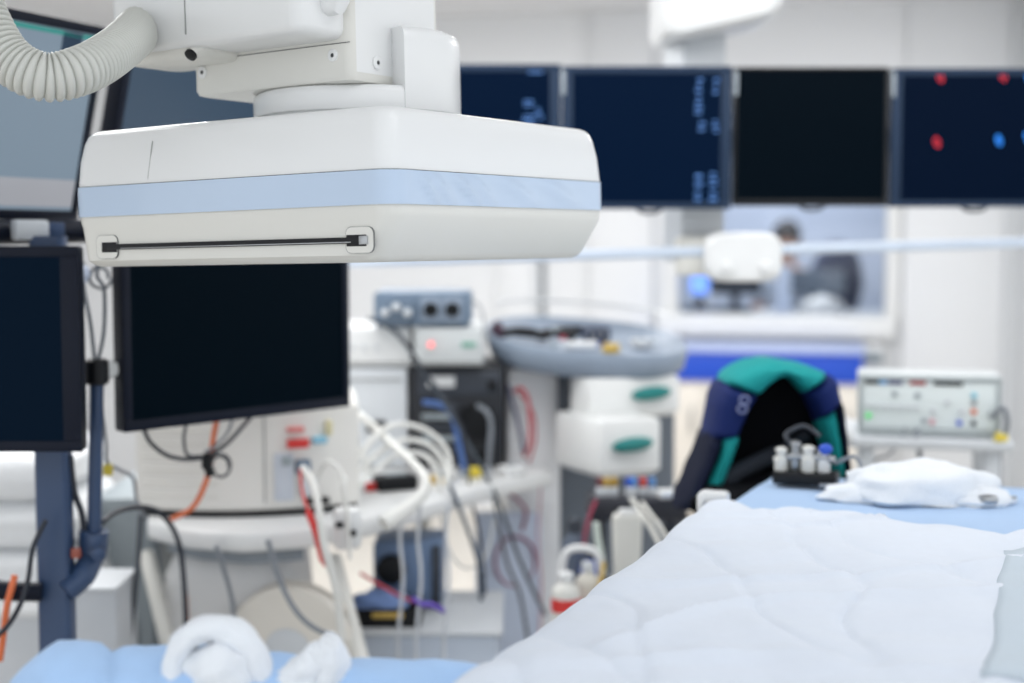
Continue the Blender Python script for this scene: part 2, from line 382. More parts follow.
def bandring(k, off):
    out = []
    base = rrect(-HL - off, HX + off, -HY - off, HY + off, CRN + off, 0, 8)
    P = []                                             # subdivide the long sides
    for a, b in zip(base, base[1:] + base[:1]):
        n = max(1, int((b - a).length / .006))
        for q in range(n): P.append(a.lerp(b, q / n))
    for p in P:
        zt = .114; z0 = .0715
        w = 0
        if p.x > HX - .01 and 0 < k < 1:
            w = 1.5 * math.sin(PI * k) ** .9 * sum(A_ * math.exp(-((p.y + HY - y_ - sl * (k - .5)) / g_) ** 2) for y_, sl, g_, A_ in ((.075, -.05, .008, .004), (.105, -.06, .010, .0035), (.16, -.07, .010, .0045), (.195, -.07, .012, .0035), (.29, -.1, .02, .003), (.40, -.1, .03, .003)))
        out.append(V((p.x + w, p.y, z0 + (zt - z0) * k)))
    return out
bm_ = L(det); bm_.loft([bandring(k, o_) for k, o_ in ((0, .0002), (0, .0016), (.15, .0018), (.32, .0018), (.5, .0018), (.68, .0018), (.85, .0018), (1, .0016), (1, .0002))], caps=False); bm_.build('colour_band', BAND, sharp=60)
# seam lines: a dark line above the band, a vertical joint in the upper housing
def ringline(z, off, th, name, mt):
    a = rr(z, -off); b = rr(z + th, -off); L(det).loft([rr(z, off * .5), a, b, rr(z + th, off * .5)], caps=False).build(name, mt)
ringline(.1137, .0012, .0011, 'seam', SEAM)
dm = MX[det]; fn = (dm.to_3x3() @ V((0, -1, 0))).normalized(); fo = dm @ V((0, -HY + .004, .035))
def face(px, py):
    return dm.inverted() @ hit(px, py, fo, fn)
a, b = face(152, 150), face(150, 187)
L(det).tube([V((a.x, -HY + .0052, .172)), V((b.x, -HY + .0008, .120))], .0007, 6).build('seam', GREYSEAM)
p0, p1 = face(107, 247), face(358, 238.5)
zs = (p0.z + p1.z) / 2; yF = -HY + .0035
def facebox(m, x0, x1, z0, z1, d=.0015, yy=None): 
    yy = yF if yy is None else yy
    return m.box(((x0 + x1) / 2, yy - d / 2 + .001, (z0 + z1) / 2), (x1 - x0, d + .002, z1 - z0), bev=.0004)
m = L(det); facebox(m, p0.x, p1.x, p0.z - .0042, p0.z + .0036); m.build('slot', BLACK)
m = L(det); facebox(m, p0.x + .03, p1.x - .01, p0.z - .0032, p0.z - .0018, .0022); m.build('slot_rail', STEEL)
for (xa, xb, flip) in ((face(97, 247).x, face(118, 247).x, 0), (face(346, 239).x, face(374, 239).x, 1)):
    xc = (xa + xb) / 2; hw = (xb - xa) / 2; zc = p0.z
    def plate(m, k, d):
        ring = rrect(xc - hw * k, xc + hw * k, zc - .0165 * k, zc + .0165 * k, .009 * k, 0, 5)
        m.loft([[V((p.x, yF + .002, p.y)) for p in ring], [V((p.x, yF - d, p.y)) for p in ring]])
    m = L(det); plate(m, 1.012, .0004); m.build('seam', mat('mid_seam', (110, 112, 112), .6))
    m = L(det); plate(m, .985, .0006); pt = m.build('latch_plate', WHITE2)
    m = L(det); facebox(m, *((xc - hw * .92, xc + hw * .5) if flip else (xc - hw * .45, xc + hw * .96)), zc - .0078, zc + .0066, .0012); m.build('latch', BLACK, pt)
    if flip:
        m = L(det); facebox(m, xc + hw * .0, xc + hw * .62, zc - .0055, zc + .0052, .002); m.build('latch_pin', STEEL, pt)
    else:
        m = L(det); facebox(m, xc - hw * .55, xc - hw * .42, zc - .006, zc + .004, .003); m.build('latch_pin', WHITE2, pt)
# neck
L(det).lathe([(.145, .190), (.148, .2055), (.147, .2075), (.143, .208), (.143, .2115), (.1505, .212), (.152, .214), (.152, .236), (.150, .242), (.145, .2455), (.136, .2465)], (.010, .0065, 0), n=64).build('neck_ring', WHITE)
sec = [V((0, 0, 0))] + [V((.1535 * math.cos(math.radians(a)), .1535 * math.sin(math.radians(a)), 0)) for a in range(-25, 92, 4)]
sec = [p + V((.010, .0065, 0)) for p in sec]
m = L(det); m.loft([[V((p.x * k + .0, p.y * k, z)) for p in sec] for k, z in ((.995, .2125), (1, .214), (1, .310), (.992, .319), (.97, .325), (.93, .328))]); m.build('neck_cover', WHITE)
m = L(det); m.loft([rrect(-.184 + i, .115 - i, -.135 + i, .073 - i, .012, z, 5) for i, z in ((.010, .2465), (.003, .2485), (0, .255), (0, .45), (.01, .46))]); gb = m.build('gearbox', WHITE2)
m = L(det); m.box((-.03, -.1352, .2985), (.29, .001, .0009)); m.build('seam', SEAM, gb)
L(det).loft([rrect(-.05 + i, .1152 - i, -.1345 + i, .073 - i, .014, z, 5) for i, z in ((0, .26), (0, 1.18))]).build('column', WHITE)
for (x, z) in ((-.163, .281), (.085, .283)):
    L(det).lathe([(.0085, 0), (.0085, .0022), (.007, .003), (.0032, .003), (.003, .0012)], (x, -.1345, z), (0, -1, 0), 20).build('screw', WHITE)
    L(det).lathe([(.0028, 0), (.0028, .0024), (.002, .0026)], (x, -.1345, z), (0, -1, 0), 10).build('screw_socket', SEAM)
L(det).lathe([(.0095, 0), (.0095, .0022), (.008, .003), (.0032, .003), (.003, .0012)], (.1155, -.078, .276), (1, 0, 0), 20).build('screw', WHITE)
L(det).lathe([(.0028, 0), (.0028, .0034), (.002, .0036)], (.1155, -.078, .276), (1, 0, 0), 10).build('screw_socket', SEAM)
m = L(det)
m.loft([rrect(-.262 + i, .104 - i * 1.1, -.222 + i * .8, -.10, .022, z, 6) for i, z in ((.020, .303), (.009, .3045), (.003, .309), (0, .316), (-.002, .40), (-.002, .62))]); mh = m.build('motor_housing', WHITE)
m = L(det); m.loft([rrect(-.255 + i, -.092 - i, -.212 + i * .5, -.11, .02, z, 5) for i, z in ((.014, .290), (.006, .2925), (0, .300), (0, .33))]); m.build('motor_skirt', WHITE2)
m = L(det); m.box((-.105, -.2233, .41), (.0009, .002, .18)); m.build('seam', GREYSEAM, mh)
L(det).lathe([(.009, 0), (.009, .004), (.006, .005)], (-.112, -.2065, .2955), (0, -.75, -.65), 14).build('cable_port', BLACK)
L(det).tube([(.08, -.165, .345), (.118, -.165, .348), (.126, -.165, .36), (.126, -.165, .5)], [.016, .018, .018, .018], 16).build('pipe', WHITE)
# corrugated hose
hp = [(262, -440, 2.13), (120, -440, 2.10), (0, -380, 2.03), (-60, -270, 1.93), (-70, -150, 1.84), (-54, -70, 1.80), (-30, -22, 1.79), (-14, 22, 1.78), (10, 60, 1.77), (45, 77, 1.77), (82, 70, 1.80), (114, 52, 1.89), (140, 29, 2.07), (158, 8, 2.22)]
hp = cr([W(*q) for q in hp], 60); rs = [hp[0]]; acc = 0.
for a, b in zip(hp, hp[1:]):                              # even spacing, so that every rib is sampled alike
    d = (b - a).length; t = .00105 - acc
    while t <= d: rs.append(a.lerp(b, t / d)); t += .00105
    acc = d - (t - .00105)
hp = rs; ln = [0]
for a, b in zip(hp, hp[1:]): ln.append(ln[-1] + (b - a).length)
m = M(); m.tube(hp, [(.0248 + .0060 * abs(math.sin(PI * q / .0084)) ** .6) * (1 + .22 * max(0, 1 - (len(ln) - k) / 330) ** 1.5) for k, q in enumerate(ln)], 24); m.build('cable_hose', HOSEW, det, sharp=80)

# ------------------------------------------------------------------ ceiling suspension with handle bar, and the bank of monitors
YB = 3.62
c = thing('monitor_suspension', 'white ceiling column with a long pale handle bar behind the monitors', 'suspension', W(705, 255, YB + .06))
a, b = W(661, 34, YB - .12), W(786, 10, YB - .12)
def cring(i, dz):
    out = []
    for p in rrect(a.x + i, b.x - i, YB - .12 + i, YB + .22 - i, .045, 0, 6):
        t = (p.x - a.x) / (b.x - a.x); out.append(V((p.x, p.y, a.z + (b.z - a.z) * max(0, t - .25) / .75 + dz)))
    return out
m = M(); m.loft([cring(.03, 0), cring(.012, .006), cring(0, .03), [V((p.x, p.y, CEIL - .002)) for p in cring(0, 0)]]); m.build('ceiling_carriage', WHITE, c)
m = M(); a, b = W(669, 100, YB), W(728, 100, YB)
kx = W(684, 100, YB).x
m.loft([[V((a.x, YB + .10, z)), V((kx, YB + .02, z)), V((b.x, YB + .05, z)), V((b.x - .03, YB + .16, z)), V((a.x + .02, YB + .18, z))] for z in (W(0, 262, YB).z, W(0, 20, YB).z)]); m.build('column', LGREY, c)
m = M(); q = W(665, 216, YB); q2 = W(1010, 216, YB)
m.box(((W(470, 140, YB).x + W(1040, 140, YB).x) / 2, YB + .045, W(0, 140, YB).z), (W(1040, 140, YB).x - W(470, 140, YB).x, .035, .06), bev=.006); m.build('cross_rail', LGREY, c)
m = M(); m.tube([W(300, 263.5, YB - .02), W(705, 251.5, YB - .02), W(1100, 240.5, YB - .02)], .0135, 16); m.build('handle_bar', mat('pale_blue_metal', (208, 220, 236), .3), c)
m = M(); a = W(741, 257, YB - .02)
m.loft([[V((a.x + x * k, YB - .055 + d, a.z + z * k)) for x, z in [(.098 * math.copysign(abs(math.cos(t)) ** .45, math.cos(t)), .062 * math.copysign(abs(math.sin(t)) ** .55, math.sin(t))) for t in [2 * PI * i / 32 for i in range(32)]]] for k, d in ((.86, -.02), (.96, -.012), (1, 0), (1, .06), (.95, .07))])
cl = m.build('clamp', WHITE, c)
for x in (-.045, .052): M().lathe([(.017, 0), (.017, .006), (.012, .012), (.004, .013)], (a.x + x, YB - .075, a.z - .026), (0, -1, 0), 18).build('bolt', WHITE, cl)
m = M(); a = W(700, 256, YB); m.box((a.x, YB + .0, a.z), (.13, .05, .10), bev=.015); m.build('clamp_plate', WHITE2, c)

def readout(m, x, z, w, h, yy, n=3, seed=0):
    r = random.Random(seed)
    for k in range(n):
        ww = w * r.uniform(.45, .9); zz = z + h * (.5 - (k + .5) / n)
        m.box((x + (w - ww) * r.uniform(-.5, .5), yy, zz), (ww, .001, h / n * .45))
def zero(m, x, z, w, h, yy, tilt=.25):
    pts = []
    for k in range(17):
        a = 2 * PI * k / 16; u, v = w * math.cos(a), h * math.sin(a); pts.append((x + u - v * tilt, yy, z + v))
    m.tube(pts, w * .28, 6)
    m.box((x, yy, z), (w * .5, .001, h * .3))
def monitor(name, label, loc, w, h, yaw=0., tilt=0., group=None, bez=.02, bezb=None, bm=BEZEL, sm=BLACKSCR, depth=.055, bank=False, draw=None, mats=()):
    """loc = the middle of the lower front edge; local x to the right, -y towards the viewer"""
    r = thing(name, label, 'monitor', loc, (-tilt if False else tilt, 0, yaw), group)
    bezb = bezb or bez
    m = L(r); ro = rrect(0, 0, 0, 0, 0, 0) if False else None
    m.loft([[V((p.x, y, p.y)) for p in rrect(-w / 2 + i, w / 2 - i, i, h - i, .006, 0, 3)] for y, i in ((.006, 0), (.03, 0), (.04, .006), (depth, .05))]); m.build('housing', bm)
    # bezel frame
    bt = min(bez, .018); m = L(r)
    for x0, x1, z0, z1 in ((-w / 2, w / 2, 0, bezb), (-w / 2, w / 2, h - bt, h), (-w / 2, -w / 2 + bez, bezb, h - bt), (w / 2 - bez, w / 2, bezb, h - bt)):
        m.box(((x0 + x1) / 2, .004, (z0 + z1) / 2), (x1 - x0, .010, z1 - z0), bev=.0015)
    bz = m.build('bezel', bm)
    m = L(r); m.box((0, .005, (bezb + h - bt) / 2), (w - 2 * bez + .001, .006, h - bt - bezb + .001))
    if draw: draw(m, w, h)
    m.build('screen', [sm] + list(mats))
    L(r).box((0, depth + .012, h / 2), (.14, .03, .14), bev=.006).build('mount_plate', bm)
    return r
G1 = 'monitors in the hanging bank'
def bankmon(px0, px1, y0, y1, label, sm, yaw=0., draw=None, mats=(), name='ceiling_monitor', Y=3.52, bez=.027, bm=BEZEL):
    a, b = W(px0, y1, Y), W(px1, y0, Y)
    r = monitor(name, label, ((a.x + b.x) / 2, Y, a.z), b.x - a.x, b.z - a.z, yaw, 0, G1, bez, .016, bm, sm, draw=draw, mats=mats)
    w, h = b.x - a.x, b.z - a.z
    L(r).box((-w / 2 + .004, -.002, h - .04), (.009, .004, .06), bev=.001).build('side_label', mat('grey_label', (150, 160, 168), .5))
    L(r).tube(cr([(w * .02 - .03, .01, .001), (w * .02 - .015, .01, -.008), (w * .02 + .015, .01, -.008), (w * .02 + .03, .01, .001)], 4), .0045, 8).build('knob', DGREY)
    return r
def px2(px, py, px0, px1, y0, y1, w, h): return ((px - px0) / (px1 - px0) - .5) * w, (1 - (py - y0) / (y1 - y0)) * h
def d1(m, w, h):
    m.mi = 1
    for px, py, ww, hh, n in ((535, 72, .07, .012, 1), (527, 103, .028, .02, 2), (538, 113, .02, .03, 3), (528, 120, .04, .03, 3)):
        x, z = px2(px, py, 398, 558, 64, 207, w, h); readout(m, x, z, ww, hh, .0015, n, px)
def d2(m, w, h):
    m.mi = 1
    for px, py, ww, hh, n in ((697, 86, .02, .04, 3), (713, 87, .017, .045, 3), (697, 106, .022, .05, 4), (698, 127, .026, .03, 2), (713, 127, .02, .035, 3), (697, 181, .022, .04, 2), (712, 180, .024, .04, 3), (697, 197, .022, .03, 2), (712, 197, .026, .032, 2)):
        x, z = px2(px, py, 563, 729, 67, 210, w, h); readout(m, x, z, ww, hh, .0015, n, px + py)
def d4(m, w, h):
    for px, py, mi in ((940, 77, 1), (1002, 76, 1), (938, 142, 1), (999.5, 140, 2), (1028, 78, 2), (1028, 137, 2)):
        m.mi = mi; x, z = px2(px, py, 892, 1056, 68, 207, w, h); zero(m, x, z, .0055, .0115, .001)
bankmon(392, 561, 64, 207, 'dark blue lit monitor half hidden behind the detector neck', BLUESCR, 0, d1, [TXTBLUE])
bankmon(561.5, 732.5, 66, 209, 'dark blue lit monitor with columns of blue readings at its right edge', BLUESCR, 0, d2, [TXTBLUE])
bankmon(733, 889, 67, 206, 'switched-off black monitor in the hanging bank', BLACKSCR, 0, bez=.007, bm=BLACK)
bankmon(889.5, 1058, 68, 207, 'dark monitor with red and blue zeros at the right end of the bank', NAVY4, 0, d4, [TXTRED, TXTBR])

# ------------------------------------------------------------------ left monitors
YA = math.radians(66.27); TI = math.radians(13.09)
xa = V((math.cos(YA), math.sin(YA), 0))
BR = V((-.8126, 2.6658, 1.4805)) 
def slant(name, label, start, w, h, sm, draw=None, mats=()):
    return monitor(name, label, start + xa * w / 2, w, h, YA, TI, None, .018, .018, DARKBEZ, sm, draw=draw, mats=mats)
def dbig(m, w, h):
    m.mi = 1; m.box((.175, .0018, h - .055), (.05, .001, .07)); m.mi = 2; m.box((0, .0018, h - .024), (w - .04, .001, .008)); m.mi = 3; m.box((.0, .0018, .05), (w - .04, .001, .05))
slant('wide_monitor', 'large monitor with painted grey reflection tilted down at the upper left edge behind the hose', BR - xa * .52, .52, .36, GREYSCR, dbig,
      [mat('dark_reflection_area', (24, 40, 56), .3, spec=.2, emit=.5, ecol=(36, 54, 74)), mat('teal_screen_line', (20, 110, 104), .3, emit=.6, ecol=(24, 118, 110)), mat('warm_grey_screen_area', (100, 100, 104), .3, emit=.7, ecol=(150, 152, 158))])  # the dark block is a reflection painted on the screen
slant('wide_monitor', 'large slate blue lit monitor tilted down behind the left end of the detector', BR + xa * .065, .52, .36, SLATESCR)
# lower left
a = W(-110, 452, 2.34); b = W(82, 452, 2.34)
monitor('flat_monitor', 'switched-off dark monitor cut by the left edge of the picture, on the navy post', ((a.x + b.x) / 2, 2.34, a.z), b.x - a.x, W(0, 246, 2.34).z - a.z, 0, 0, None, .03, .018, DARKBEZ, mat('dead_navy_screen', (2, 8, 18), .5, spec=.04, emit=1., ecol=(1, 12, 25)))
a = W(125, 433, 2.5); b = W(350, 406, 2.9)
mid = (a + b) / 2; yw = math.atan2(b.y - a.y, b.x - a.x)
monitor('flat_monitor', 'switched-off black widescreen monitor under the detector, turned to the right', mid, (b.xy - a.xy).length, .335, yw, 0, None, .017, .02, DARKBEZ, BLACKSCR)
# rail between the upper and lower screens, seen at the left edge
m = M(); c = thing('monitor_rail', 'dark horizontal mounting rail between the upper and lower screens at the left edge', 'rail', W(30, 232, 2.5))
p, q = W(-60, 233, 2.36), W(86, 231, 2.62)
M().tube([p, q], .022, 12).build('rail', DARKBEZ, c); M().box(W(30, 230, 2.46), (.06, .03, .035), math.radians(40), .006).build('connector', LGREY, c); M().box(W(54, 231, 2.50), (.03, .03, .03), math.radians(40), .004).build('clip', NAVYM, c)
bk = V((-.915, .403, 0)); pb = BR - xa * .26 + bk * .16 + V((0, 0, .16))
M().tube([pb - xa * .1, pb + xa * .75], .018, 12).build('back_bar', DARKBEZ, c)
M().tube([pb, V((pb.x, pb.y, CEIL - .002))], .022, 12).build('drop_pole', DARKBEZ, c)

# navy stand
PS = W(56, 560, 2.47)
c = thing('monitor_stand', 'navy steel post carrying two arms at the left edge', 'stand', (PS.x, PS.y, 0))
m = M(); m.loft([rrect(PS.x - .029, PS.x + .029, PS.y - .022, PS.y + .022, .01, z, 4) for z in (.08, W(0, 236, 2.44).z)]); m.build('post', NAVYM, c)
m = M(); m.loft([rrect(PS.x - .25 + i, PS.x + .25 - i, PS.y - .2 + i, PS.y + .2 - i, .06, z, 5) for i, z in ((.01, .04), (0, .05), (0, .075), (.015, .09))]); m.build('base_plate', NAVYM, c)
for sx in (-1, 1):
    for sy in (-1, 1):
        M().lathe([(.02, -.012), (.038, -.008), (.038, .008), (.02, .012)], (PS.x + sx * .2, PS.y + sy * .15, .038), (1, 0, 0), 14).build('castor', BLACK, c)
m = M(); m.box((PS.x - .01, 2.441, W(0, 400, 2.4).z), (.12, .02, .12), bev=.006); m.build('mount_plate', DARKBEZ, c)
M().tube(cr([W(-60, 578, 2.43), W(0, 590, 2.43), W(42, 592, 2.44)], 6), .017, 12).build('arm', DARKBEZ, c)
m = M(); m.tube(cr([W(66, 592, 2.45), W(82, 577, 2.47), W(91, 556, 2.50), W(94, 530, 2.50)], 6), [.02] * 6 + [.022] * 6 + [.026] * 7, 14); el = m.build('elbow', NAVYM, c)
for q in ((84, 572), (97, 553), (95, 540)): M().lathe([(.012, 0), (.012, .01), (.006, .013)], W(q[0], q[1], 2.48), (.3, -1, 0), 12).build('bolt', NAVYM, el)
M().tube([W(94, 545, 2.50), W(97, 372, 2.50)], .0125, 14).build('upright', NAVYM, c)
m = M(); m.lathe([(.016, -.012), (.021, -.008), (.021, .03), (.016, .034)], W(97, 378, 2.50), (0, 0, 1), 16); m.tube([W(97, 371, 2.50), W(112, 369, 2.53)], .016, 12); j = m.build('joint', BLACK, c)
m = M(); m.lathe([(.012, -.01), (.0155, -.006), (.0155, .006), (.012, .01)], W(111, 369, 2.515), (.4, -1, 0), 16); m.build('joint_cap', WHITE, j)
M().tube([W(112, 369, 2.535), W(150, 366, 2.68), W(215, 340, 2.80)], .014, 10).build('swing_arm', BLACK, c)

# ------------------------------------------------------------------ operating table and drapes
TA = V((.478, 2.639, 0)); TL = V((-.343, -.939, 0)); TW = V((.939, -.343, 0)); TZ = 1.0
TROT = math.atan2(TW.y, TW.x)
def tp(u, v, z): return TA + TL * u + TW * v + V((0, 0, z))
c = thing('operating_table', 'long narrow operating table under pale blue drapes', 'operating table', tp(.9, .31, 0), TROT)
m = M(); m.box(tp(.91, .33, TZ - .065), (.50, 1.86, .05), TROT, .015); m.build('table_top', DGREY, c)
m = M(); m.box(tp(.91, .33, TZ - .025), (.48, 1.84, .034), TROT, .012); m.build('mattress', DGREY, c)
m = M(); m.box(tp(-.12, -.01, TZ - .045), (.24, .42, .03), TROT, .012); m.build('head_rest', BLACKC, c)
m = M(); m.loft([[tp(.9 + y, .31 + x, z) for x, y in ((-w, -d), (w, -d), (w, d), (-w, d))] for w, d, z in ((.13, .22, .1), (.13, .22, .3), (.11, .18, .34), (.11, .18, TZ - .09))]); m.build('column', WHITE, c)
m = M(); m.box(tp(.9, .31, .055), (.5, .95, .1), TROT, .03); m.build('base', LGREY, c)
m = M(); m.box((-.30, 1.43, .925), (.60, .13, .03), 0, .01); m.build('arm_board', DGREY, c)
def drape(u0fn, u1, zoff, amp, seed, hang, vmin=-.03, vmax=.65):
    def fn(a, b):
        v0, v1 = vmin - hang, vmax + hang
        v = v0 + (v1 - v0) * b; u = u0fn(min(max(v, 0), .62)) + (u1 - u0fn(min(max(v, 0), .62))) * a
        z = TZ + zoff; R = .03
        cx_ = u * .8 + v * .9 + .12 * nz(u * 3, v * 3, seed); fold = max(0, 1 - abs(nz(cx_ * 5, (u - v) * 1.1, seed + 20)) * 6.5) ** 1.4
        f2 = max(0, 1 - abs(nz((u * .5 - v * 1.1 + .1 * nz(u * 4, v * 4, 1)) * 6, u * .9 + v, seed + 31)) * 7) ** 1.4
        n = amp * .75 * fold - amp * .5 * f2 + amp * .5 * nz(u * 13, v * 15, seed + 2) + amp * (nz(u * 2.6, v * 4.5, seed) + .55 * nz(u * 7 + v * 3, v * 6 - u * 2, seed + 3) + .35 * abs(nz(u * 5 - v * 9, v * 3 + u * 3, seed + 9)))
        k = 0
        if v < 0: k = -v
        if v > .62: k = v - .62
        vv = v
        if k > 0:
            ang = min(k / R, PI / 2); s = R * math.sin(ang); d = R * (1 - math.cos(ang)) + max(0, k - R * PI / 2)
            wob = .012 * nz(u * 9, 5) * min(1, d / .1)
            s += max(0, zoff - .001) * 1.4 * min(1, k / .02)
            vv = (-s + wob) if v < 0 else (.62 + s + wob); z -= d
            n *= max(0, 1 - k / .05)
        vv += (.03 * max(0, 1 - (u + .05) / .35) - .05 * max(0, u - .75)) * max(0, 1 - max(v, 0) / .62)
        return tp(u, vv, z + n + amp * .8)
    return fn
m = M(); m.grid(drape(lambda v: -.02, 1.75, .0005, .003, 2, .34), 60, 50)
o = m.build('surgical_drape', DRAPEB); so = o.modifiers.new('thick', 'SOLIDIFY'); so.thickness = .0015; so.offset = 1
tag(o, 'light blue drape showing at the far end of the operating table', 'drape')
m = M(); m.grid(drape(lambda v: .36 + .27 * v + .012 * nz(v * 9, 1), 1.80, .011, .011, 5, .30), 300, 230)
o = m.build('surgical_drape', DRAPEW); so = o.modifiers.new('thick', 'SOLIDIFY'); so.thickness = .0015; so.offset = 1
tag(o, 'large white-blue drape covering the near part of the operating table', 'drape')
# clear grey sheet at the right edge
wf = drape(lambda v: .36 + .27 * v + .012 * nz(v * 9, 1), 1.80, .011, .011, 5, .30)
def cs(a, b):
    u = .56 + .66 * a; v = .43 + .012 * nz(u * 7, 2) + .16 * b
    uu = .36 + .27 * v + .012 * nz(v * 9, 1); p = wf((u - uu) / (1.80 - uu), (v + .33) / 1.28)
    return p + V((0, 0, .0022 + .004 * min(b * 2, 1) * (1 + nz(u * 6, v * 8, 3))))
m = M(); m.grid(cs, 30, 14); o = m.build('plastic_sheet', mat('grey_translucent_film', (196, 208, 218), .7, var=.03)); so = o.modifiers.new('t', 'SOLIDIFY'); so.thickness = .001
tag(o, 'grey-blue plastic sheet lying along the right side of the table', 'sheet')
q = tp(.335, -.03, TZ + .020); m = M(); m.box(q, (.05, .035, .02), TROT, .007); m.box(q + V((-.02, 0, -.008)), (.012, .03, .03), TROT, .004); tag(m.build('drape_clip', WHITE), 'small white clip holding the drape at the far left corner of the table', 'clip')

# blue covered arm board at the lower left
def bundle():
    m = M(); rings = []; N = 46
    for i in range(N + 1):
        t = i / N; x = -.515 + .50 * t
        e = min(1, (t * 9) ** .5) if t < .11 else 1
        r = (.066 - .026 * t) * e * (1 + .10 * nz(x * 17, 2, 1) - .16 * max(0, 1 - abs(x + .405 + .02 * nz(x * 5, 3)) / .014) + .04 * nz(x * 31, 5))
        cz = .966; ring = []
        for k in range(28):
            a = 2 * PI * k / 28
            q = r * (1 + .13 * nz(math.cos(a) * 2 + x * 6, math.sin(a) * 2, x * 9))
            ring.append(V((x + .01 * math.sin(a * 2 + x * 9), 1.43 + q * 1.25 * math.cos(a), max(.9415, cz + q * 1.05 * math.sin(a)))))
        rings.append(ring)
    m.loft(rings); return m.build('arm_drape', DRAPEM, None, 70)
tag(bundle(), 'medium blue folded drape wrapped over the arm board at the bottom left', 'drape')
def towel(pts, r, seed, m=None):
    m = m or M(); P = cr(pts, 7); n = 18; rings = []
    for i, p in enumerate(P):
        d = (P[min(i + 1, len(P) - 1)] - P[max(i - 1, 0)]).normalized(); u = d.cross(V((0, 1, 0))).normalized(); w = V((0, 1, 0))
        e = min(1, .55 + i * .12, .55 + (len(P) - 1 - i) * .12); ring = []
        for k in range(n):
            a = 2 * PI * k / n; q = r * e * (1 + .22 * nz(math.cos(a) * 1.6 + seed, math.sin(a) * 1.6, i * .23) + .1 * nz(math.cos(a) * 4, math.sin(a) * 4 + seed, i * .4))
            ring.append(p + u * q * math.cos(a) + w * q * 1.5 * math.sin(a))
        rings.append(ring)
    m.loft(rings); return m
m = towel([W(180, 692, 1.405), W(176, 662, 1.405), W(190, 636, 1.405), W(216, 628, 1.405), W(243, 640, 1.405), W(257, 664, 1.405), W(262, 690, 1.405)], .0135, 1)
m.blob(W(222, 672, 1.40), (.036, .035, .034), .2, 2.5, 3)
tag(m.build('gauze_towel', GAUZE, None, 80), 'looped white gauze towel lying on the blue arm drape', 'towel')
m = towel([W(282, 690, 1.41), W(300, 674, 1.41), W(318, 660, 1.41), W(330, 648, 1.41)], .017, 5); m.blob(W(330, 664, 1.41), (.019, .03, .030), .22, 2.2, 8)
m.blob(W(300, 684, 1.41), (.034, .03, .02), .2, 2.4, 6)
tag(m.build('gauze_towel', GAUZE, None, 80), 'smaller peaked white gauze towel right of the looped one', 'towel')

# ------------------------------------------------------------------ teal and navy padded arch at the far end of the table
AY = 2.74
c = thing('padded_garment', 'teal and navy padded garment arched open with a black inside at the table end', 'garment', W(775, 486, AY + .14))
outer = [(680, 515), (692, 490), (705, 459), (714, 430), (719, 403), (729, 384), (746, 371), (777, 364), (812, 369), (838, 379), (845, 398), (848, 425), (851, 452), (855, 483)]
inner = [(716, 515), (726, 486), (736, 458), (744, 434), (754, 412), (764, 397), (776, 385), (790, 378), (801, 387), (812, 400), (822, 420), (828, 440), (833, 458), (838, 483)]
oc = cr([V((p[0], p[1], 0)) for p in outer], 6); ic = cr([V((p[0], p[1], 0)) for p in inner], 6)
def archpiece(i0, i1, k0=0., k1=1., d0=0., d1=.22, puff=.008):
    m = M(); n = 16; rings = []
    for i in range(i0, i1 + 1):
        o_, n_ = oc[i], ic[i]; A = o_.lerp(n_, k0); B = o_.lerp(n_, k1); e = min(1, .5 + (i - i0) * .3, .5 + (i1 - i) * .3)
        ring = []
        pA, pB = W(A.x, A.y, AY), W(B.x, B.y, AY); mid_ = (pA + pB) / 2; ax = (pA - pB) / 2
        for k in range(n):
            a = 2 * PI * k / n; ca, sa = math.cos(a), math.sin(a)
            s_ = math.copysign(abs(ca) ** .6, ca); t_ = math.copysign(abs(sa) ** .5, sa)
            ring.append(mid_ + ax * s_ * 1.02 + V((0, (d0 + d1) / 2 + (d1 - d0) / 2 * t_ * e, 0)) + V((0, -puff * max(0, 1 - abs(s_)) * (sa < 0), 0)) + V((nz(i * .3, k) * .003, 0, nz(i * .3, k, 5) * .003)))
        rings.append(ring)
    return m.loft(rings)
NA = len(oc) - 1
archpiece(29, 53).build('top_panel', TEALC, c, 70)
archpiece(15, 30, 0, .98).build('navy_panel', NAVYC, c, 70)
archpiece(0, 17, 0, .5).build('navy_flap', mat('dark_navy_cloth', (12, 20, 44), .8, spec=.15), c, 70)
archpiece(4, 18, .42, 1.).build('teal_stripe', TEALC, c, 70)
archpiece(52, 62, 0, .98).build('navy_panel', NAVYC, c, 70)
archpiece(60, NA, .35, .95).build('teal_stripe', TEALC, c, 70)
archpiece(60, NA, 0., .4).build('navy_flap', MATS['dark_navy_cloth'], c, 70)
# black lining: a bag closing the arch at the back
bk_ = [W(*p.lerp(o_, .3).xy, AY) for p, o_ in zip(ic, oc)]; cb_ = sum(bk_, V((0, 0, 0))) / len(bk_)
m = M(); m.loft([[q + V((0, .12, 0)) for q in bk_], [q + V((0, .15, 0)) for q in bk_], [q.lerp(cb_, .2) + V((0, .19, 0)) for q in bk_]]); m.build('lining', BLACKC, c, 80)
m = M(); m.tube(cr([W(716, 492, AY + .02), W(732, 476, AY + .03), W(758, 462, AY + .06), W(790, 447, AY + .1), W(806, 436, AY + .12)], 6), [.012] * 4 + [.017] * 12 + [.014] * 9, 12); m.build('inner_fold', CHARC, c, 80)
m = M(); m.blob(W(765, 490, AY + .06), (.10, .06, .035), .12, 2, 5); m.build('inner_cushion', BLACKC, c, 80)
m = M()
for py in (400, 409):
    q = W(744.5 - (py - 400) * .25, py, AY - .018); m.tube([q + V((.009 * math.cos(2 * PI * k / 16), 0, .008 * math.sin(2 * PI * k / 16))) for k in range(17)], .0018, 6)
m.build('emblem', mat('white_print', (130, 138, 176), .6), c)
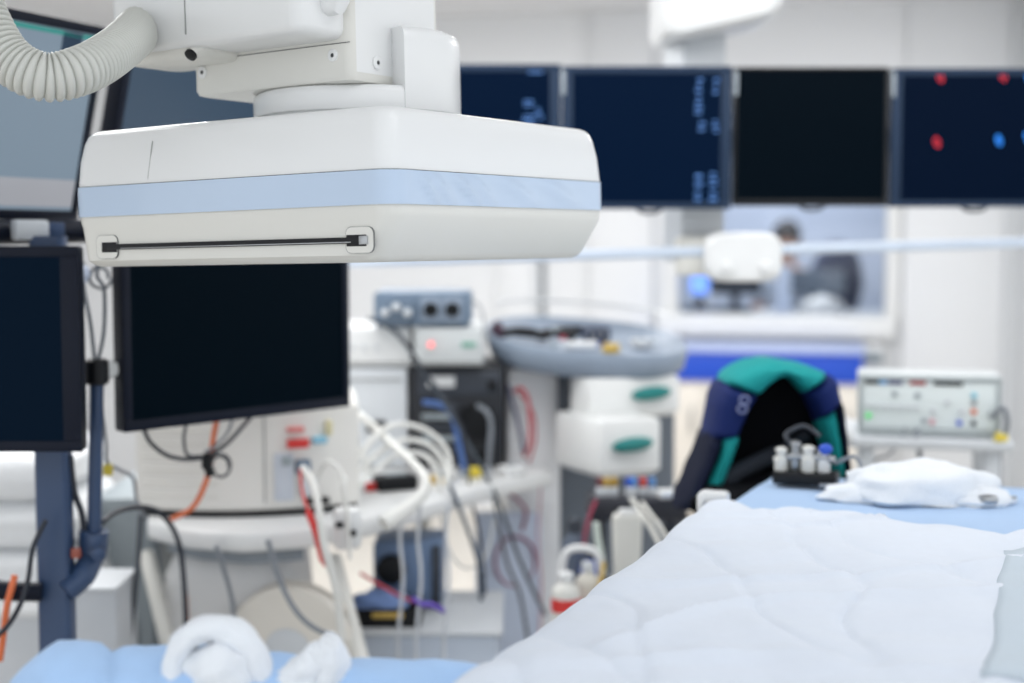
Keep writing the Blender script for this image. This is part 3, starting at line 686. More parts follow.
# instrument manifold in front of it
ip = WZ(806, 484, TZ + .011)
c = thing('valve_manifold', 'steel and ivory valve manifold on a black base at the far end of the table', 'manifold', ip, TROT)
L(c).box((0, 0, .012), (.112, .055, .022), bev=.004).build('base', BLACK)
for k, (x, h, mt, r) in enumerate(((-.044, .040, MATS['warm_white_plastic'], .012), (-.020, .052, STEEL, .011), (.004, .045, MATS['warm_white_plastic'], .013), (.030, .040, WHITE, .012))):
    L(c).lathe([(r * .9, 0), (r, .003), (r, h * .55), (r * .7, h * .62), (r * .7, h * .85), (r * .9, h * .88), (r * .9, h), (r * .4, h + .003)], (x, -.004 + .006 * (k % 2), .022), n=16).build('valve', mt)
L(c).blob((.035, -.012, .066), (.012, .010, .010), .05, 2).build('knob', BLUE)
L(c).tube([(-.056, 0, .04), (-.03, -.004, .047), (.0, -.002, .05), (.05, .0, .045)], .007, 10).build('pipe', STEEL)
L(c).tube(cr([(.05, 0, .04), (.085, -.01, .055), (.10, -.03, .03), (.07, -.05, .012), (.03, -.045, .006)], 6), .0035, 8).build('hose', GCABLE)
L(c).tube(cr([(-.03, .01, .07), (-.04, .02, .085), (-.01, .03, .10), (.02, .02, .085)], 6), .004, 8).build('lever', GREEN if False else DGREY)

# white cloth heap
cp = WZ(925, 500, TZ + .008)
m = M()
m.blob(cp + V((0, .03, .012)), (.135, .085, .048), .20, 2.2, 4, cp.z - .002, 36, 22); m.blob(cp + V((-.06, .02, .004)), (.11, .05, .026), .2, 2.6, 7, cp.z - .002, 30, 18); m.blob(cp + V((.085, -.01, .0)), (.06, .05, .026), .2, 2.6, 9, cp.z - .002, 26, 16)
tag(m.build('cloth_heap', GAUZE, None, 80), 'crumpled white cloth heap lying on the light blue drape', 'cloth')
q = WZ(988, 503, TZ + .012); m = M(); m.lathe([(.006, 0), (.015, .001), (.017, .006), (.015, .012), (.006, .014)], q, (0, 0, 1), 16); m.box(q + V((.03, .01, .006)), (.05, .008, .005), .4, .002)
tag(m.build('metal_clip', STEEL), 'shiny round metal clip at the right tip of the white cloth heap', 'clip')

# ------------------------------------------------------------------ stimulator on a stand
SY = 3.25; sa_, sb_ = W(857, 436, SY), W(1000, 436, SY - .07)
cx = (sa_ + sb_) / 2; syaw = math.atan2(sb_.y - sa_.y, sb_.x - sa_.x); sw = (sb_.xy - sa_.xy).length
c = thing('device_stand', 'pale grey small stand with four legs beneath the control box on the right', 'stand', (cx.x, cx.y, 0), syaw)
zt = cx.z
L(c).box((0, .1, zt - .012), (sw + .05, .32, .024), bev=.006).build('shelf', LGREY)
for x in (-sw / 2 + .02, sw / 2 - .02):
    for y in (-.03, .23): L(c).box((x, y, (zt - .024) / 2), (.035, .03, zt - .024), bev=.006).build('leg', LGREY)
L(c).box((0, .1, .35), (sw - .03, .26, .02), bev=.004).build('lower_shelf', LGREY)
L(c).tube([(-sw / 2 - .02, -.06, zt - .005), (-sw / 2 - .02, .24, zt - .005)], .012, 10).build('side_rail', WHITE)
c = thing('control_box', 'white control box with buttons and coloured displays on the right-hand stand', 'control box', (cx.x, cx.y, zt), syaw)
bh = W(0, 373, SY).z - W(0, 433, SY).z
L(c).box((0, .055, bh / 2 + .006), (sw, .13, bh - .004), bev=.006).build('case', mat('pale_grey_case', (208, 213, 214), .45))
L(c).box((0, -.012, bh / 2 + .008), (sw - .02, .006, bh - .022), bev=.003).build('front_panel', mat('pale_mint_panel', (224, 232, 232), .45))
m = L(c)
for x0, x1, z0, z1 in ((-sw / 2, sw / 2, .004, .013), (-sw / 2, sw / 2, bh - .012, bh), (-sw / 2, -sw / 2 + .009, .01, bh - .01), (sw / 2 - .009, sw / 2, .01, bh - .01)): m.box(((x0 + x1) / 2, -.012, (z0 + z1) / 2), (x1 - x0, .014, z1 - z0), bev=.002)
m.build('front_frame', mat('grey_trim', (172, 180, 182), .45))
for x in (-sw * .36, sw * .36):
    for y in (.02, .10): L(c).cyl((x, y, 0), (x, y, .01), .012, n=12).build('foot', BLACK)
def cb(px, py): return ((px - 857) / 143 - .5) * sw, (1 - (py - 373) / 60) * bh
def cbx(px0, px1, py0, py1, name, mt, d=.004):
    x0, z1 = cb(px0, py0); x1, z0 = cb(px1, py1); L(c).box(((x0 + x1) / 2, -.0155, (z0 + z1) / 2), (x1 - x0, d, z1 - z0), bev=.0008).build(name, mt)
for a in ((864, 878, BLACK), (878, 886, mat('sky_blue_display', (110, 170, 220), .4)), (887, 902, mat('indigo_display', (70, 70, 120), .4)), (909, 925, mat('dark_red_display', (170, 44, 48), .4)), (933, 962, BLACK)): cbx(a[0], a[1], 376, 382, 'display', a[2])
for k in range(7):
    x, z = cb(868 + k * 8, 403.5); L(c).lathe([(.0055, 0), (.0055, .007), (.004, .009)], (x, -.0145, z), (0, -1, 0), 12).build('knob', LGREY)
for px, py, mt in ((868, 413.5, LEDGREEN), (959, 418.5, BLUE), (973, 418.5, DGREY), (973, 407, ORANGE), (973, 391, mat('cyan_button', (130, 200, 220), .5)), (932, 418, mat('pink_button', (206, 150, 160), .5)), (924, 417, GREYD), (947, 398, LGREY), (933, 407, LGREY), (894, 391, GREYD), (917, 392, GREYD), (973, 398, GREYD), (961, 407, LGREY)):
    x, z = cb(px, py); L(c).lathe([(.0065, 0), (.0065, .005), (.005, .006)], (x, -.0145, z), (0, -1, 0), 12).build('button', mt)
# cables hanging below the control box
def cable(name, label, pts, r, mt, k=8, n=8, cat='cable', group=None):
    m = M(); m.tube(cr([W(*p) for p in pts], k), r, n); o = m.build(name, mt, None, 70); return tag(o, label, cat, group)
cable('cable', 'grey cable hanging below the control box on the right', [(918, 428, 3.215), (916, 440, 3.19), (920, 455, 3.19), (919, 480, 3.2), (921, 520, 3.22)], .006, GCABLE)
cable('cable', 'thin pale cable curving under the control box toward the left', [(905, 428, 3.215), (897, 445, 3.2), (888, 455, 3.2), (874, 462, 3.22), (868, 490, 3.24)], .003, GCABLE)
cable('cable', 'thick grey cable looped at the right side of the control box', [(990, 418, 3.16), (1003, 408, 3.14), (1007, 425, 3.14), (1000, 450, 3.16), (998, 490, 3.18)], .006, GCABLE)
q = W(1001, 438, 3.13); m = M(); m.box(q, (.03, .012, .016), .2, .004); m.tube([q + V((0, .02, .012)), q + V((0, .02, -.012))], .004, 8); tag(m.build('cable_tag', YELLOW), 'small yellow tag by the right-hand control box stand', 'tag')

# ------------------------------------------------------------------ corner desk with equipment
DZ = .86
dp = [(-.80, 3.10), (-.76, 2.93), (-.66, 2.84), (-.54, 2.80), (-.42, 2.84), (-.30, 2.96), (-.20, 3.12), (-.10, 3.30), (.02, 3.48), (.10, 3.58), (.08, 3.64), (-.03, 3.66), (-.05, 3.98), (-.30, 4.0), (-.75, 3.9), (-.82, 3.5)]
c = thing('corner_desk', 'white equipment desk with a bowed front edge carrying the recorder cabinet', 'desk', (-.4, 3.4, 0))
M().prism(dp, DZ - .04, DZ, .008).build('desktop', WHITE, c, 50)
m = M(); ctr = V((-.4, 3.4)); m.prism([tuple(V(p).lerp(V((-.5, 3.3)), .12)) for p in dp if p[0] < -.35], DZ - .075, DZ - .04); m.build('under_frame', mat('grey_frame', (132, 140, 148), .5), c, 50)
for a, b in (((W(146, 520, 3.02)), W(172, 660, 2.86)), (W(333, 500, 2.98), W(372, 700, 2.76))):
    a = V((a.x, a.y, DZ - .09)); d = (b - a); e = a + d * (a.z / -d.z) if d.z < 0 else b
    M().tube([a, e], .017, 12).build('leg', WHITE2, c)
for x, y in ((-.72, 3.7), (-.25, 3.92)): M().cyl((x, y, 0), (x, y, DZ - .09), .022).build('leg', WHITE2, c)

# recorder cabinet with curved front
rc = thing('recorder_cabinet', 'ivory recorder cabinet with vents and connectors below the black monitor', 'cabinet', (-.585, 3.17, DZ), math.radians(8))
def curved(x0, x1, y0, y1, bulge, z):
    pts = [V((x0 + (x1 - x0) * k / 16, y0 - bulge * (1 - (2 * k / 16 - 1) ** 2), z)) for k in range(17)]
    return pts + [V((x1, y1, z)), V((x0, y1, z))]
L(rc).loft([curved(-.235 + i, .235 - i, -.15 + i, .16 - i, .06, z) for i, z in ((.006, .014), (0, .02), (0, .226), (.008, .234))]).build('case', BEIGE, None, 35)
L(rc).loft([curved(-.23, .23, -.145, .155, .06, z) for z in (.0, .014)]).build('base_strip', BLACK, None, 35)
def cur(x, d): return -.15 - .06 * (1 - (x / .235) ** 2) - d
for k in range(6):
    z = .045 + k * .028; m = L(rc)
    m.tube([V((-.22 + .16 * q / 8, cur(-.22 + .16 * q / 8, .0), z)) for q in range(9)], .0035, 6); m.build('vent_ridge', mat('ivory_ridge', (222, 220, 214), .5))
m = L(rc); m.tube([V((.035, cur(.035, .0), z)) for z in (.03, .225)], .002, 6); m.build('panel_joint', GREYSEAM)
def conn(x, z, w, h, mt, name='connector', d=.012): L(rc).box((x, cur(x, d / 2), z), (w, d + .01, h), math.radians(12), .002).build(name, mt)
conn(.075, .085, .04, .10, mat('pale_grey_connector', (200, 206, 216), .5), 'socket_panel', .006); conn(.115, .105, .03, .03, BLUEGREY); conn(.105, .155, .045, .018, RED); conn(.10, .185, .035, .010, mat('faded_red', (220, 130, 126), .5)); conn(.125, .06, .035, .035, LGREY)
conn(.15, .16, .03, .014, mat('cyan_plug', (140, 196, 220), .5)); conn(.17, .185, .012, .03, mat('pale_yellow_plug', (220, 212, 170), .5)); conn(.08, .12, .02, .02, GREYD)
conn(.145, .03, .05, .012, BLACK)

# stacked units behind
def unit(name, label, px0, px1, z0, z1, Y, dep, mt, yaw=0., bev=.006, cat='device'):
    a, b = W(px0, 400, Y), W(px1, 400, Y); w = b.x - a.x
    r = thing(name, label, cat, ((a.x + b.x) / 2, Y + dep / 2, z0), yaw)
    L(r).box((0, 0, (z1 - z0) / 2 + .002), (w, dep, z1 - z0 - .004), bev=bev).build('case', mt)
    return r, w, z1 - z0, -dep / 2
r, w, h, y = unit('lower_unit', 'light grey boxed unit on the desk right of the black monitor', 330, 407, DZ, 1.118, 3.6, .3, LGREY)
L(r).box((.02, y - .004, h * .42), (.05, .012, .03), bev=.004).build('port', BLACK); L(r).box((0, y - .001, h - .03), (w - .03, .004, .004)).build('seam', GREYSEAM)
r2, w, h, y = unit('upper_unit', 'white flat unit stacked on the light grey boxed unit', 334, 411, 1.118, 1.222, 3.6, .3, WHITE)
L(r2).box((0, y - .001, .012), (w - .02, .004, .004)).build('seam', GREYSEAM)
for k in range(3): L(r2).lathe([(.006, 0), (.006, .006), (.004, .008)], (-.05 + .03 * k, y, h * .5), (0, -1, 0), 10).build('button', LGREY)
r, w, h, y = unit('computer', 'black computer turned with its cable-filled back to the front', 410, 504, DZ, 1.124, 3.6, .33, mat('black_steel', (30, 33, 40), .45), .0, .008, 'computer')
L(r).box((.005, y - .002, h - .045), (w - .03, .006, .06), bev=.004).build('top_panel', DGREY)
L(r).box((-.04, y - .006, h - .04), (.07, .006, .028), bev=.008).build('white_label', WHITE)
m = L(r); m.lathe([(.05, 0), (.05, .006), (.044, .006), (.044, .001), (.02, .001), (.02, .005), (.004, .006)], (.05, y, .12), (0, -1, 0), 24)
for k in range(7):
    a = k * 2 * PI / 7; m.box((.05 + .03 * math.cos(a), y - .002, .12 + .03 * math.sin(a)), (.022, .003, .010), rot=Euler((0, -a, 0)))
m.build('fan', BLACK)
for k in range(5): L(r).box((-.045, y - .003, .05 + k * .028), (.09, .008, .014), bev=.002).build('slot_cover', GREYD if k % 2 else DGREY)
L(r).box((.06, y - .003, .035), (.05, .01, .03), bev=.003).build('power_inlet', BLACK); L(r).box((.09, y - .004, h - .05), (.025, .006, .03), bev=.003).build('power_switch', BLACK)
r, w, h, y = unit('amplifier', 'pale grey flat amplifier with a red light, on top of the black computer', 415, 483, 1.124, 1.222, 3.56, .3, mat('pale_warm_grey', (202, 206, 207), .45))
L(r).lathe([(.007, 0), (.007, .006), (.003, .009)], (-.045, y, h * .58), (0, -1, 0), 12).build('indicator_light', LEDRED)
L(r).box((.05, y - .002, h * .58), (.035, .004, .012)).build('green_mark', mat('green_print', (110, 168, 150), .5)); L(r).box((0, y - .001, .01), (w - .01, .004, .005)).build('seam', GREYSEAM)
r, w, h, y = unit('socket_box', 'blue-grey box with two round black sockets on top of the stacked units', 374, 471, 1.222, 1.315, 3.56, .2, BLUEGREY, 0., .012)
for x in (.022, .076):
    L(r).box((x, y - .002, h * .5), (.05, .006, .062), bev=.004).build('socket_plate', TRAYGREY)
    L(r).lathe([(.018, 0), (.018, .008), (.013, .008), (.013, .003), (.002, .002)], (x, y - .003, h * .5), (0, -1, 0), 20).build('socket', BLACK)
L(r).box((-.055, y - .006, h * .42), (.075, .02, .055), bev=.008).build('side_module', mat('slate_module', (96, 112, 130), .45))
for k in range(3): L(r).lathe([(.010, 0), (.010, .012), (.006, .016)], (-.09 + .028 * k, y - .014, .04 + .014 * (k % 2)), (-.2, -1, 0), 10).build('plug', LGREY)
cable('cable', 'thin dark cable arching off the right end of the socket box', [(470, 302, 3.6), (478, 304, 3.58), (483, 315, 3.57), (484, 330, 3.58), (482, 341, 3.60)], .0025, GCABLE)

# ------------------------------------------------------------------ supply cart with teal handles
KY = 3.64
ctz = 1.165
c = thing('supply_cart', 'white supply cart with grey-blue tray top and two teal-handled drawers', 'cart', (W(590, 0, KY).x, KY + .12, 0))
tc_ = [W(x, y, 1) for x, y in ((0, 0),)]
# tray top: a boat-shaped tray
tx0, tx1 = W(486, 345, 3.72).x, W(689, 345, 3.72).x; tcx = (tx0 + tx1) / 2; thw = (tx1 - tx0) / 2
def boat(k, z, zs=0.):
    out = []
    for i in range(40):
        a = 2 * PI * i / 40; ca, sa = math.cos(a), math.sin(a)
        x = thw * k * math.copysign(abs(ca) ** .8, ca); y = .25 * k * math.copysign(abs(sa) ** .75, sa)
        out.append(V((tcx + x, 3.80 + y + .0, z - .02 * (x / thw) + .12 * y + zs)))
    return out
M().loft([boat(.74, 1.117), boat(.88, 1.119), boat(.97, 1.135), boat(1, 1.165), boat(1, 1.185), boat(.985, 1.19), boat(.95, 1.186), boat(.90, 1.168), boat(.4, 1.166)]).build('tray_top', TRAYGREY, c, 60)
M().tube([p + V((0, 0, .052)) for p in boat(.93, 1.186)[2:19]], .005, 8).build('guard_rail', WHITE, c)
# body
a, b = W(503, 500, 3.72), W(557, 500, 3.66)
m = M(); m.box(((a.x + b.x) / 2, 3.84, .63), (b.x - a.x, .30, .96), math.radians(4), .012); m.build('body', mat('cool_white_side', (240, 241, 243), .45), c)
m = M(); m.box((.27, 3.9, .70), (.34, .18, .82), 0, .01); m.build('back_body', mat('shaded_grey_panel', (110, 118, 128), .5), c)  # colour darkened to carry the shadow under the drawers
def drawer(pc, w, d, z0, z1, hx, yaw):
    r = Matrix.Translation(V((pc.x, pc.y, 0))) @ Matrix.Rotation(yaw, 4, 'Z')
    m = M(); m.box((-w / 2 * 0, 0, 0), (1, 1, 1)) if False else None
    m.loft([[r @ V((p.x, p.y, z)) for p in rrect(i, w - i, i, d - i, .010, 0, 4)] for i, z, i0 in ((.012, z0, 0), (.0, z0 + .014, 0), (0, z1 - .01, 0), (.006, z1, 0))]); dr = m.build('drawer', mat('drawer_white', (226, 227, 226), .4), c)
    m = M(); n = 10; rings = []
    for k in range(n + 1):
        t = k / n; x = hx - .055 + .11 * t; e = (.35 + .65 * math.sin(PI * t) ** .5)
        rings.append([r @ V((x, -.012 + .016 * e * math.cos(q), (z0 + z1) / 2 + .008 + .018 * e * math.sin(q) + .006 * t)) for q in [2 * PI * s / 14 for s in range(14)]])
    m.loft(rings); m.build('handle', TEALP, dr, 60)
dy = math.radians(26)
p = W(590, 400, 3.52); drawer(p, .267, .11, W(0, 419, 3.56).z, W(0, 380, 3.52).z, .172, dy)
p = W(600, 450, 3.40); drawer(p, .174, .235, W(0, 478, 3.42).z, W(0, 421, 3.42).z, .085, dy)
m = M(); q = W(564, 396, 3.66); m.box(q, (.035, .05, .115), 0, .004); m.build('side_slot', DGREY, c)
m = M(); m.box((.16, 3.85, .145), (.62, .30, .05), 0, .02); m.build('base_shelf', mat('steel_blue_shelf', (104, 134, 186), .5), c)
for x in (-.1, .42):
    for y in (3.74, 3.95):
        m = M(); m.lathe([(.022, -.014), (.045, -.01), (.045, .01), (.022, .014)], (x, y, .045), (1, 0, 0), 16); m.box((x, y, .105), (.03, .03, .05), 0, .005); m.build('castor', DGREY, c)
# clutter on the tray
TZZ = 1.167
def small(name, label, cat, px, dy_, parts, rz=0., base=None, group=None, D=None):
    p = W(px, 330, D or (3.80 + dy_)); p.z = base + .12 * dy_ + .001
    r = thing(name, label, cat, p, rz, group)
    for f, n, mt in parts:
        m = L(r); f(m); m.build(n, mt, None, 50)
    return r
def bz(px): return 1.168 - .02 * ((W(px, 0, 3.8).x - tcx) / thw)
small('hand_piece', 'black curved hand piece at the left tip of the cart tray', 'instrument', 522, -.06, [(lambda m: m.tube(cr([(-.06, 0, .02), (-.02, .01, .026), (.03, 0, .022), (.07, -.01, .012)], 5), [.012] * 6 + [.014] * 5 + [.011] * 5, 10), 'grip', BLACK), (lambda m: m.blob((-.065, 0, .03), (.018, .016, .024), .1, 2), 'head', mat('maroon_plastic', (70, 44, 60), .5))], .1, bz(522))
small('hand_piece', 'second black hand piece lying right of the first on the cart tray', 'instrument', 556, -.04, [(lambda m: m.tube(cr([(-.05, .02, .018), (0, .0, .028), (.05, -.01, .016)], 6), .013, 10), 'grip', BLACK), (lambda m: m.box((.0, 0, .034), (.03, .02, .012), .2, .003), 'switch', GREYD)], .4, bz(556))
small('vial', 'small dark red capped vial on the cart tray', 'vial', 563, -.13, [(lambda m: m.lathe([(.010, 0), (.011, .002), (.011, .024), (.007, .027)], n=14), 'glass_body', LGREY), (lambda m: m.lathe([(.0085, .026), (.0085, .036), (.006, .038)], n=12), 'cap', mat('crimson_cap', (150, 40, 60), .5))], 0, bz(563))
small('syringe', 'clear white syringe lying in the middle of the cart tray', 'syringe', 585, -.10, [(lambda m: m.cyl((-.05, 0, .012), (.03, 0, .012), .010), 'barrel', WHITE), (lambda m: (m.cyl((-.085, 0, .012), (-.05, 0, .012), .004), m.lathe([(.011, 0), (.011, .003)], (-.087, 0, .012), (1, 0, 0), 14)), 'plunger', GREYD), (lambda m: m.cyl((.03, 0, .012), (.05, 0, .012), .003), 'tip', BLUE)], .2, bz(585))
small('connector_block', 'navy connector block with pins on the cart tray behind the syringe', 'connector', 596, .02, [(lambda m: m.box((0, 0, .02), (.07, .045, .04), .2, .005), 'body', mat('navy_block', (54, 66, 92), .5)), (lambda m: [m.cyl((x, -.024, .022), (x, -.034, .022), .005) for x in (-.02, 0, .02)], 'pin', STEEL)], 0, bz(596))
small('tape_roll', 'amber roll of tape at the right of the cart tray', 'tape', 611, -.11, [(lambda m: m.lathe([(.014, 0), (.022, 0), (.023, .003), (.023, .019), (.022, .022), (.014, .022)], n=24), 'tape', GOLD), (lambda m: m.lathe([(.012, .001), (.0145, .001), (.0145, .021), (.012, .021)], n=20), 'core', WHITE2)], 0, bz(611))
small('cable_coil', 'dark coiled lead at the back of the cart tray', 'cable', 575, .08, [(lambda m: [m.tube([(.05 * math.cos(2 * PI * k / 24) * (1 + .05 * q), .04 * math.sin(2 * PI * k / 24), .006 + .008 * q) for k in range(25)], .004, 8) for q in range(3)], 'coil', DCABLE), (lambda m: m.box((.055, 0, .02), (.025, .018, .016), .2, .004), 'plug', BLACK)], 0, bz(575))
small('probe_holder', 'white plastic probe holder at the far right of the cart tray', 'holder', 640, -.02, [(lambda m: m.lathe([(.02, 0), (.024, .003), (.026, .022), (.023, .022), (.02, .006)], n=20), 'cup', WHITE), (lambda m: m.box((.03, 0, .012), (.02, .012, .018), 0, .003), 'lug', LGREY)], 0, bz(640))
# red and blue leads hanging at the cart's left side
def loop(name, label, c3, rx, rz_, r, mt, turns=1.0, ph=0., n=40):
    m = M(); m.tube([V((c3.x + rx * math.cos(ph + 2 * PI * turns * k / n) * (1 + .05 * nz(k * .3, c3.x * 9)), c3.y + .004 * k / n * 6 + .004 * math.sin(k * .5), c3.z + rz_ * math.sin(ph + 2 * PI * turns * k / n) * (1 + .05 * nz(k * .2, 7)))) for k in range(n + 1)], r, 8)
    return tag(m.build(name, mt, None, 80), label, 'cable')
cable('lead', 'thick red lead arching down the white side of the cart', [(514, 392, 3.66), (520, 388, 3.64), (527, 397, 3.63), (530, 420, 3.63), (529, 445, 3.63), (524, 455, 3.65)], .0045, RCABLE)
cable('lead', 'thin red lead beside the thick red one on the cart side', [(518, 392, 3.665), (527, 402, 3.66), (534, 418, 3.655), (535, 440, 3.655), (529, 462, 3.655)], .003, RCABLE)
cable('lead', 'dark blue lead hanging behind the red leads on the cart side', [(508, 385, 3.665), (513, 405, 3.665), (520, 430, 3.66), (524, 456, 3.66)], .004, mat('dark_blue_lead', (58, 72, 116), .5))
loop('lead_coil', 'faint purple coil of lead hanging on the white cart side below the desk', W(515, 562, 3.62), .052, .066, .0036, mat('mauve_lead', (146, 76, 108), .5), 2.0)
cable('lead', 'wine red leads bunched below the desk edge at the cart side', [(500, 478, 3.63), (508, 492, 3.6), (520, 502, 3.6), (526, 512, 3.62), (522, 530, 3.63)], .0045, mat('wine_lead', (140, 62, 92), .5))
cable('lead', 'pink lead hanging straight down along the right of the cart side', [(541, 470, 3.62), (540, 500, 3.62), (538, 540, 3.62), (541, 580, 3.62), (540, 640, 3.62)], .0025, mat('pink_lead', (210, 160, 172), .5))

# pale blue side board in front of the cart and leads below the desk
c = thing('side_board', 'pale blue-white upright board below the desk, behind the hanging cables', 'board', (W(497, 0, 3.70).x, 3.69, 0))
a, b = W(476, 500, 3.68), W(541, 500, 3.68)
M().box(((a.x + b.x) / 2, 3.64, .41), (b.x - a.x, .02, .66), 0, .006).build('panel', LIGHTBLUE, c)
M().box(((a.x + b.x) / 2, 3.64, .04), (b.x - a.x + .02, .06, .08), 0, .01).build('foot', BLUEGREY, c)

# ------------------------------------------------------------------ lower trolley with bottles, between the cart and the table
UZ = .60
u0, u1 = W(556, 0, 3.12).x, W(706, 0, 3.12).x
c = thing('bottle_trolley', 'grey two-level trolley crowded with bottles beside the operating table', 'trolley', ((u0 + u1) / 2, 3.14, 0))
M().box(((u0 + u1) / 2, 3.14, UZ - .012), (u1 - u0, .40, .024), 0, .006).build('shelf', LGREY, c)
M().box(((u0 + u1) / 2, 3.14, .2), (u1 - u0 - .02, .38, .02), 0, .006).build('lower_shelf', LGREY, c)
for x in (u0 + .015, u1 - .015):
    for y in (2.96, 3.32):
        M().cyl((x, y, .06), (x, y, UZ - .024), .011, n=12).build('leg', STEEL, c); M().lathe([(.014, -.01), (.03, -.007), (.03, .007), (.014, .01)], (x, y, .03), (1, 0, 0), 12).build('castor', BLACK, c)
bx0, bx1 = W(590, 0, 3.26).x, W(690, 0, 3.26).x; zbx = W(0, 500, 3.24).z
M().box(((bx0 + bx1) / 2, 3.28, zbx - .02), (bx1 - bx0, .13, .05), 0, .008).build('upper_tray', mat('black_tray', (36, 38, 48), .5), c)
for x in (bx0 + .03, bx1 - .03): M().box((x, 3.30, (UZ + zbx - .045) / 2), (.03, .03, zbx - .045 - UZ), 0, .004).build('tray_support', DGREY, c)
def bottle(label, px, Y, z, r, h, mt, cap, band=None, name='bottle', cat='bottle'):
    p = W(px, 540, Y); p.z = z; q = thing(name, label, cat, p)
    L(q).lathe([(r * .85, 0), (r, .004), (r, h * .68), (r * .9, h * .76), (r * .45, h * .84), (r * .42, h * .88)], n=24).build('body', mt)
    L(q).lathe([(r * .5, h * .86), (r * .5, h * .985), (r * .42, h)], n=18).build('cap', cap)
    if band: L(q).lathe([(r * 1.01, h * .42), (r * 1.015, h * .43), (r * 1.015, h * .61), (r * 1.01, h * .62)], n=24).build('label', band)
    return q
bottle('ivory jar with a red label ring, lowest at the left by the drape', 566, 2.97, UZ, .031, .142, WHITE2, WHITE, RED)
bottle('ivory jar without label, right of the red-labelled jar', 588, 3.03, UZ, .028, .150, mat('ivory_plastic', (214, 210, 200), .45), LGREY)
bottle('dark slate cylinder bottle at the left end of the trolley', 575, 3.2, UZ, .032, .21, mat('slate_plastic', (88, 98, 114), .5), DGREY)
bottle('royal blue bottle behind the white hose arch', 592, 3.14, UZ, .026, .155, BLUE, DGREY)
bottle('small white capped flask near the amber tube on the trolley', 614, 3.0, UZ, .018, .125, LGREY, WHITE)
# tall white dispenser bottle: tapered
p = W(627, 540, 3.08); p.z = UZ; q = thing('dispenser_bottle', 'tall smooth white tapered container standing on the trolley', 'container', p)
L(q).loft([rrect(-w, w, -.02, .02, .012, z, 4) for w, z in ((.024, .0), (.026, .004), (.030, .12), (.033, .235), (.030, .243), (.024, .245))]).build('body', WHITE2); L(q).box((0, 0, .25), (.036, .022, .012), bev=.004).build('lid', WHITE)
def arch(px0, px1, pyt, pyb, Y, r, mt, label, name='tube'):
    return cable(name, label, [(px0, pyb, Y), (px0 + (px1 - px0) * .12, pyt + 5, Y), ((px0 + px1) / 2, pyt, Y), (px0 + (px1 - px0) * .88, pyt + 6, Y), (px1, pyb, Y)], r, mt, cat='tube')
arch(561, 602, 548, 576, 3.05, .0085, WHITE, 'white tube arching over the jars on the trolley')
cable('tube', 'yellow tube standing in the jars beside the white flask', [(604, 562, 3.0), (602, 575, 2.99), (599, 590, 2.98), (596, 600, 2.98)], .005, GOLD, cat='tube')
cable('tube', 'pale green-white tube leaning between the bottles', [(596, 523, 3.1), (598, 540, 3.1), (601, 556, 3.09), (603, 575, 3.08)], .008, mat('pale_green_tube', (206, 216, 208), .5), cat='tube')
cable('lead', 'red lead running down behind the blue bottle', [(596, 500, 3.2), (590, 515, 3.18), (586, 530, 3.17), (584, 545, 3.17)], .004, mat('deep_red_lead', (150, 40, 70), .5))
cable('tube', 'first white tube slanting down right of the tall white container', [(631, 498, 3.21), (640, 512, 3.18), (650, 526, 3.14), (660, 545, 3.10)], .006, WHITE2, cat='tube')
cable('tube', 'second white tube slanting down nearest the drape edge', [(642, 503, 3.21), (650, 514, 3.16), (658, 524, 3.13), (668, 540, 3.10)], .005, WHITE2, cat='tube')
# ampoules on the black tray
zt_ = zbx + .005
for px, mt, lab in ((606, GOLD, 'first amber-capped ampoule on the black tray under the drawers'), (614, mat('ochre_cap', (186, 150, 60), .5), 'ochre-capped ampoule right of the amber one on the black tray'), (629, BLUE, 'tall blue ampoule on the black tray'), (633.5, mat('sky_blue_cap', (90, 150, 220), .5), 'sky blue ampoule beside the tall blue one'), (643, mat('red_cap', (204, 70, 64), .5), 'red-capped ampoule on the black tray'), (652, mat('azure_cap', (90, 140, 200), .5), 'azure ampoule right of the red-capped one'), (600, mat('dark_red_cap', (110, 50, 56), .5), 'dark red ampoule at the left end of the black tray')):
    p = W(px, 490, 3.26); p.z = zt_; q = thing('ampoule', lab, 'ampoule', p, 0, 'ampoules on the black tray')
    L(q).lathe([(.008, 0), (.009, .002), (.009, .02), (.005, .025)], n=14).build('body', LGREY); L(q).lathe([(.0075, .023), (.0085, .026), (.0085, .042), (.006, .044)], n=14).build('cap', mt)
p = W(668, 500, 3.24); p.z = zt_; q = thing('dressing_pack', 'small white dressing pack at the right end of the black tray', 'pack', p, .2); L(q).box((0, 0, .01), (.05, .035, .02), bev=.006).build('pack', WHITE); L(q).box((0, -.018, .01), (.04, .003, .008)).build('label', LIGHTBLUE)

# ------------------------------------------------------------------ under the desk
LZ = .60
c = thing('low_cabinet', 'pale blue-grey low cabinet under the desk, right of its slanting leg', 'cabinet', (-.18, 3.18, 0))
la, lb = W(352, 0, 3.05).x, W(498, 0, 3.05).x
M().box(((la + lb) / 2, 3.2, LZ / 2), (lb - la, .34, LZ - .02), 0, .01).build('body', mat('pale_steel_blue', (196, 206, 220), .5), c); M().box(((la + lb) / 2, 3.2, LZ - .006), (lb - la + .02, .36, .012), 0, .004).build('top', LGREY, c)
M().box(((la + lb) / 2, 3.028, LZ * .45), (lb - la - .04, .008, LZ * .7), 0, .004).build('door', LIGHTBLUE, c); M().tube([((la + lb) / 2 - .05, 3.015, LZ * .72), ((la + lb) / 2 + .05, 3.015, LZ * .72)], .006, 10).build('handle', STEEL, c)
p = W(384, 620, 3.12); c = thing('instrument_case', 'open black case with an orange strip on the low cabinet', 'case', (p.x, 3.11, LZ))
m = L(c); m.box((0, 0, .006), (.17, .12, .012), bev=.003)
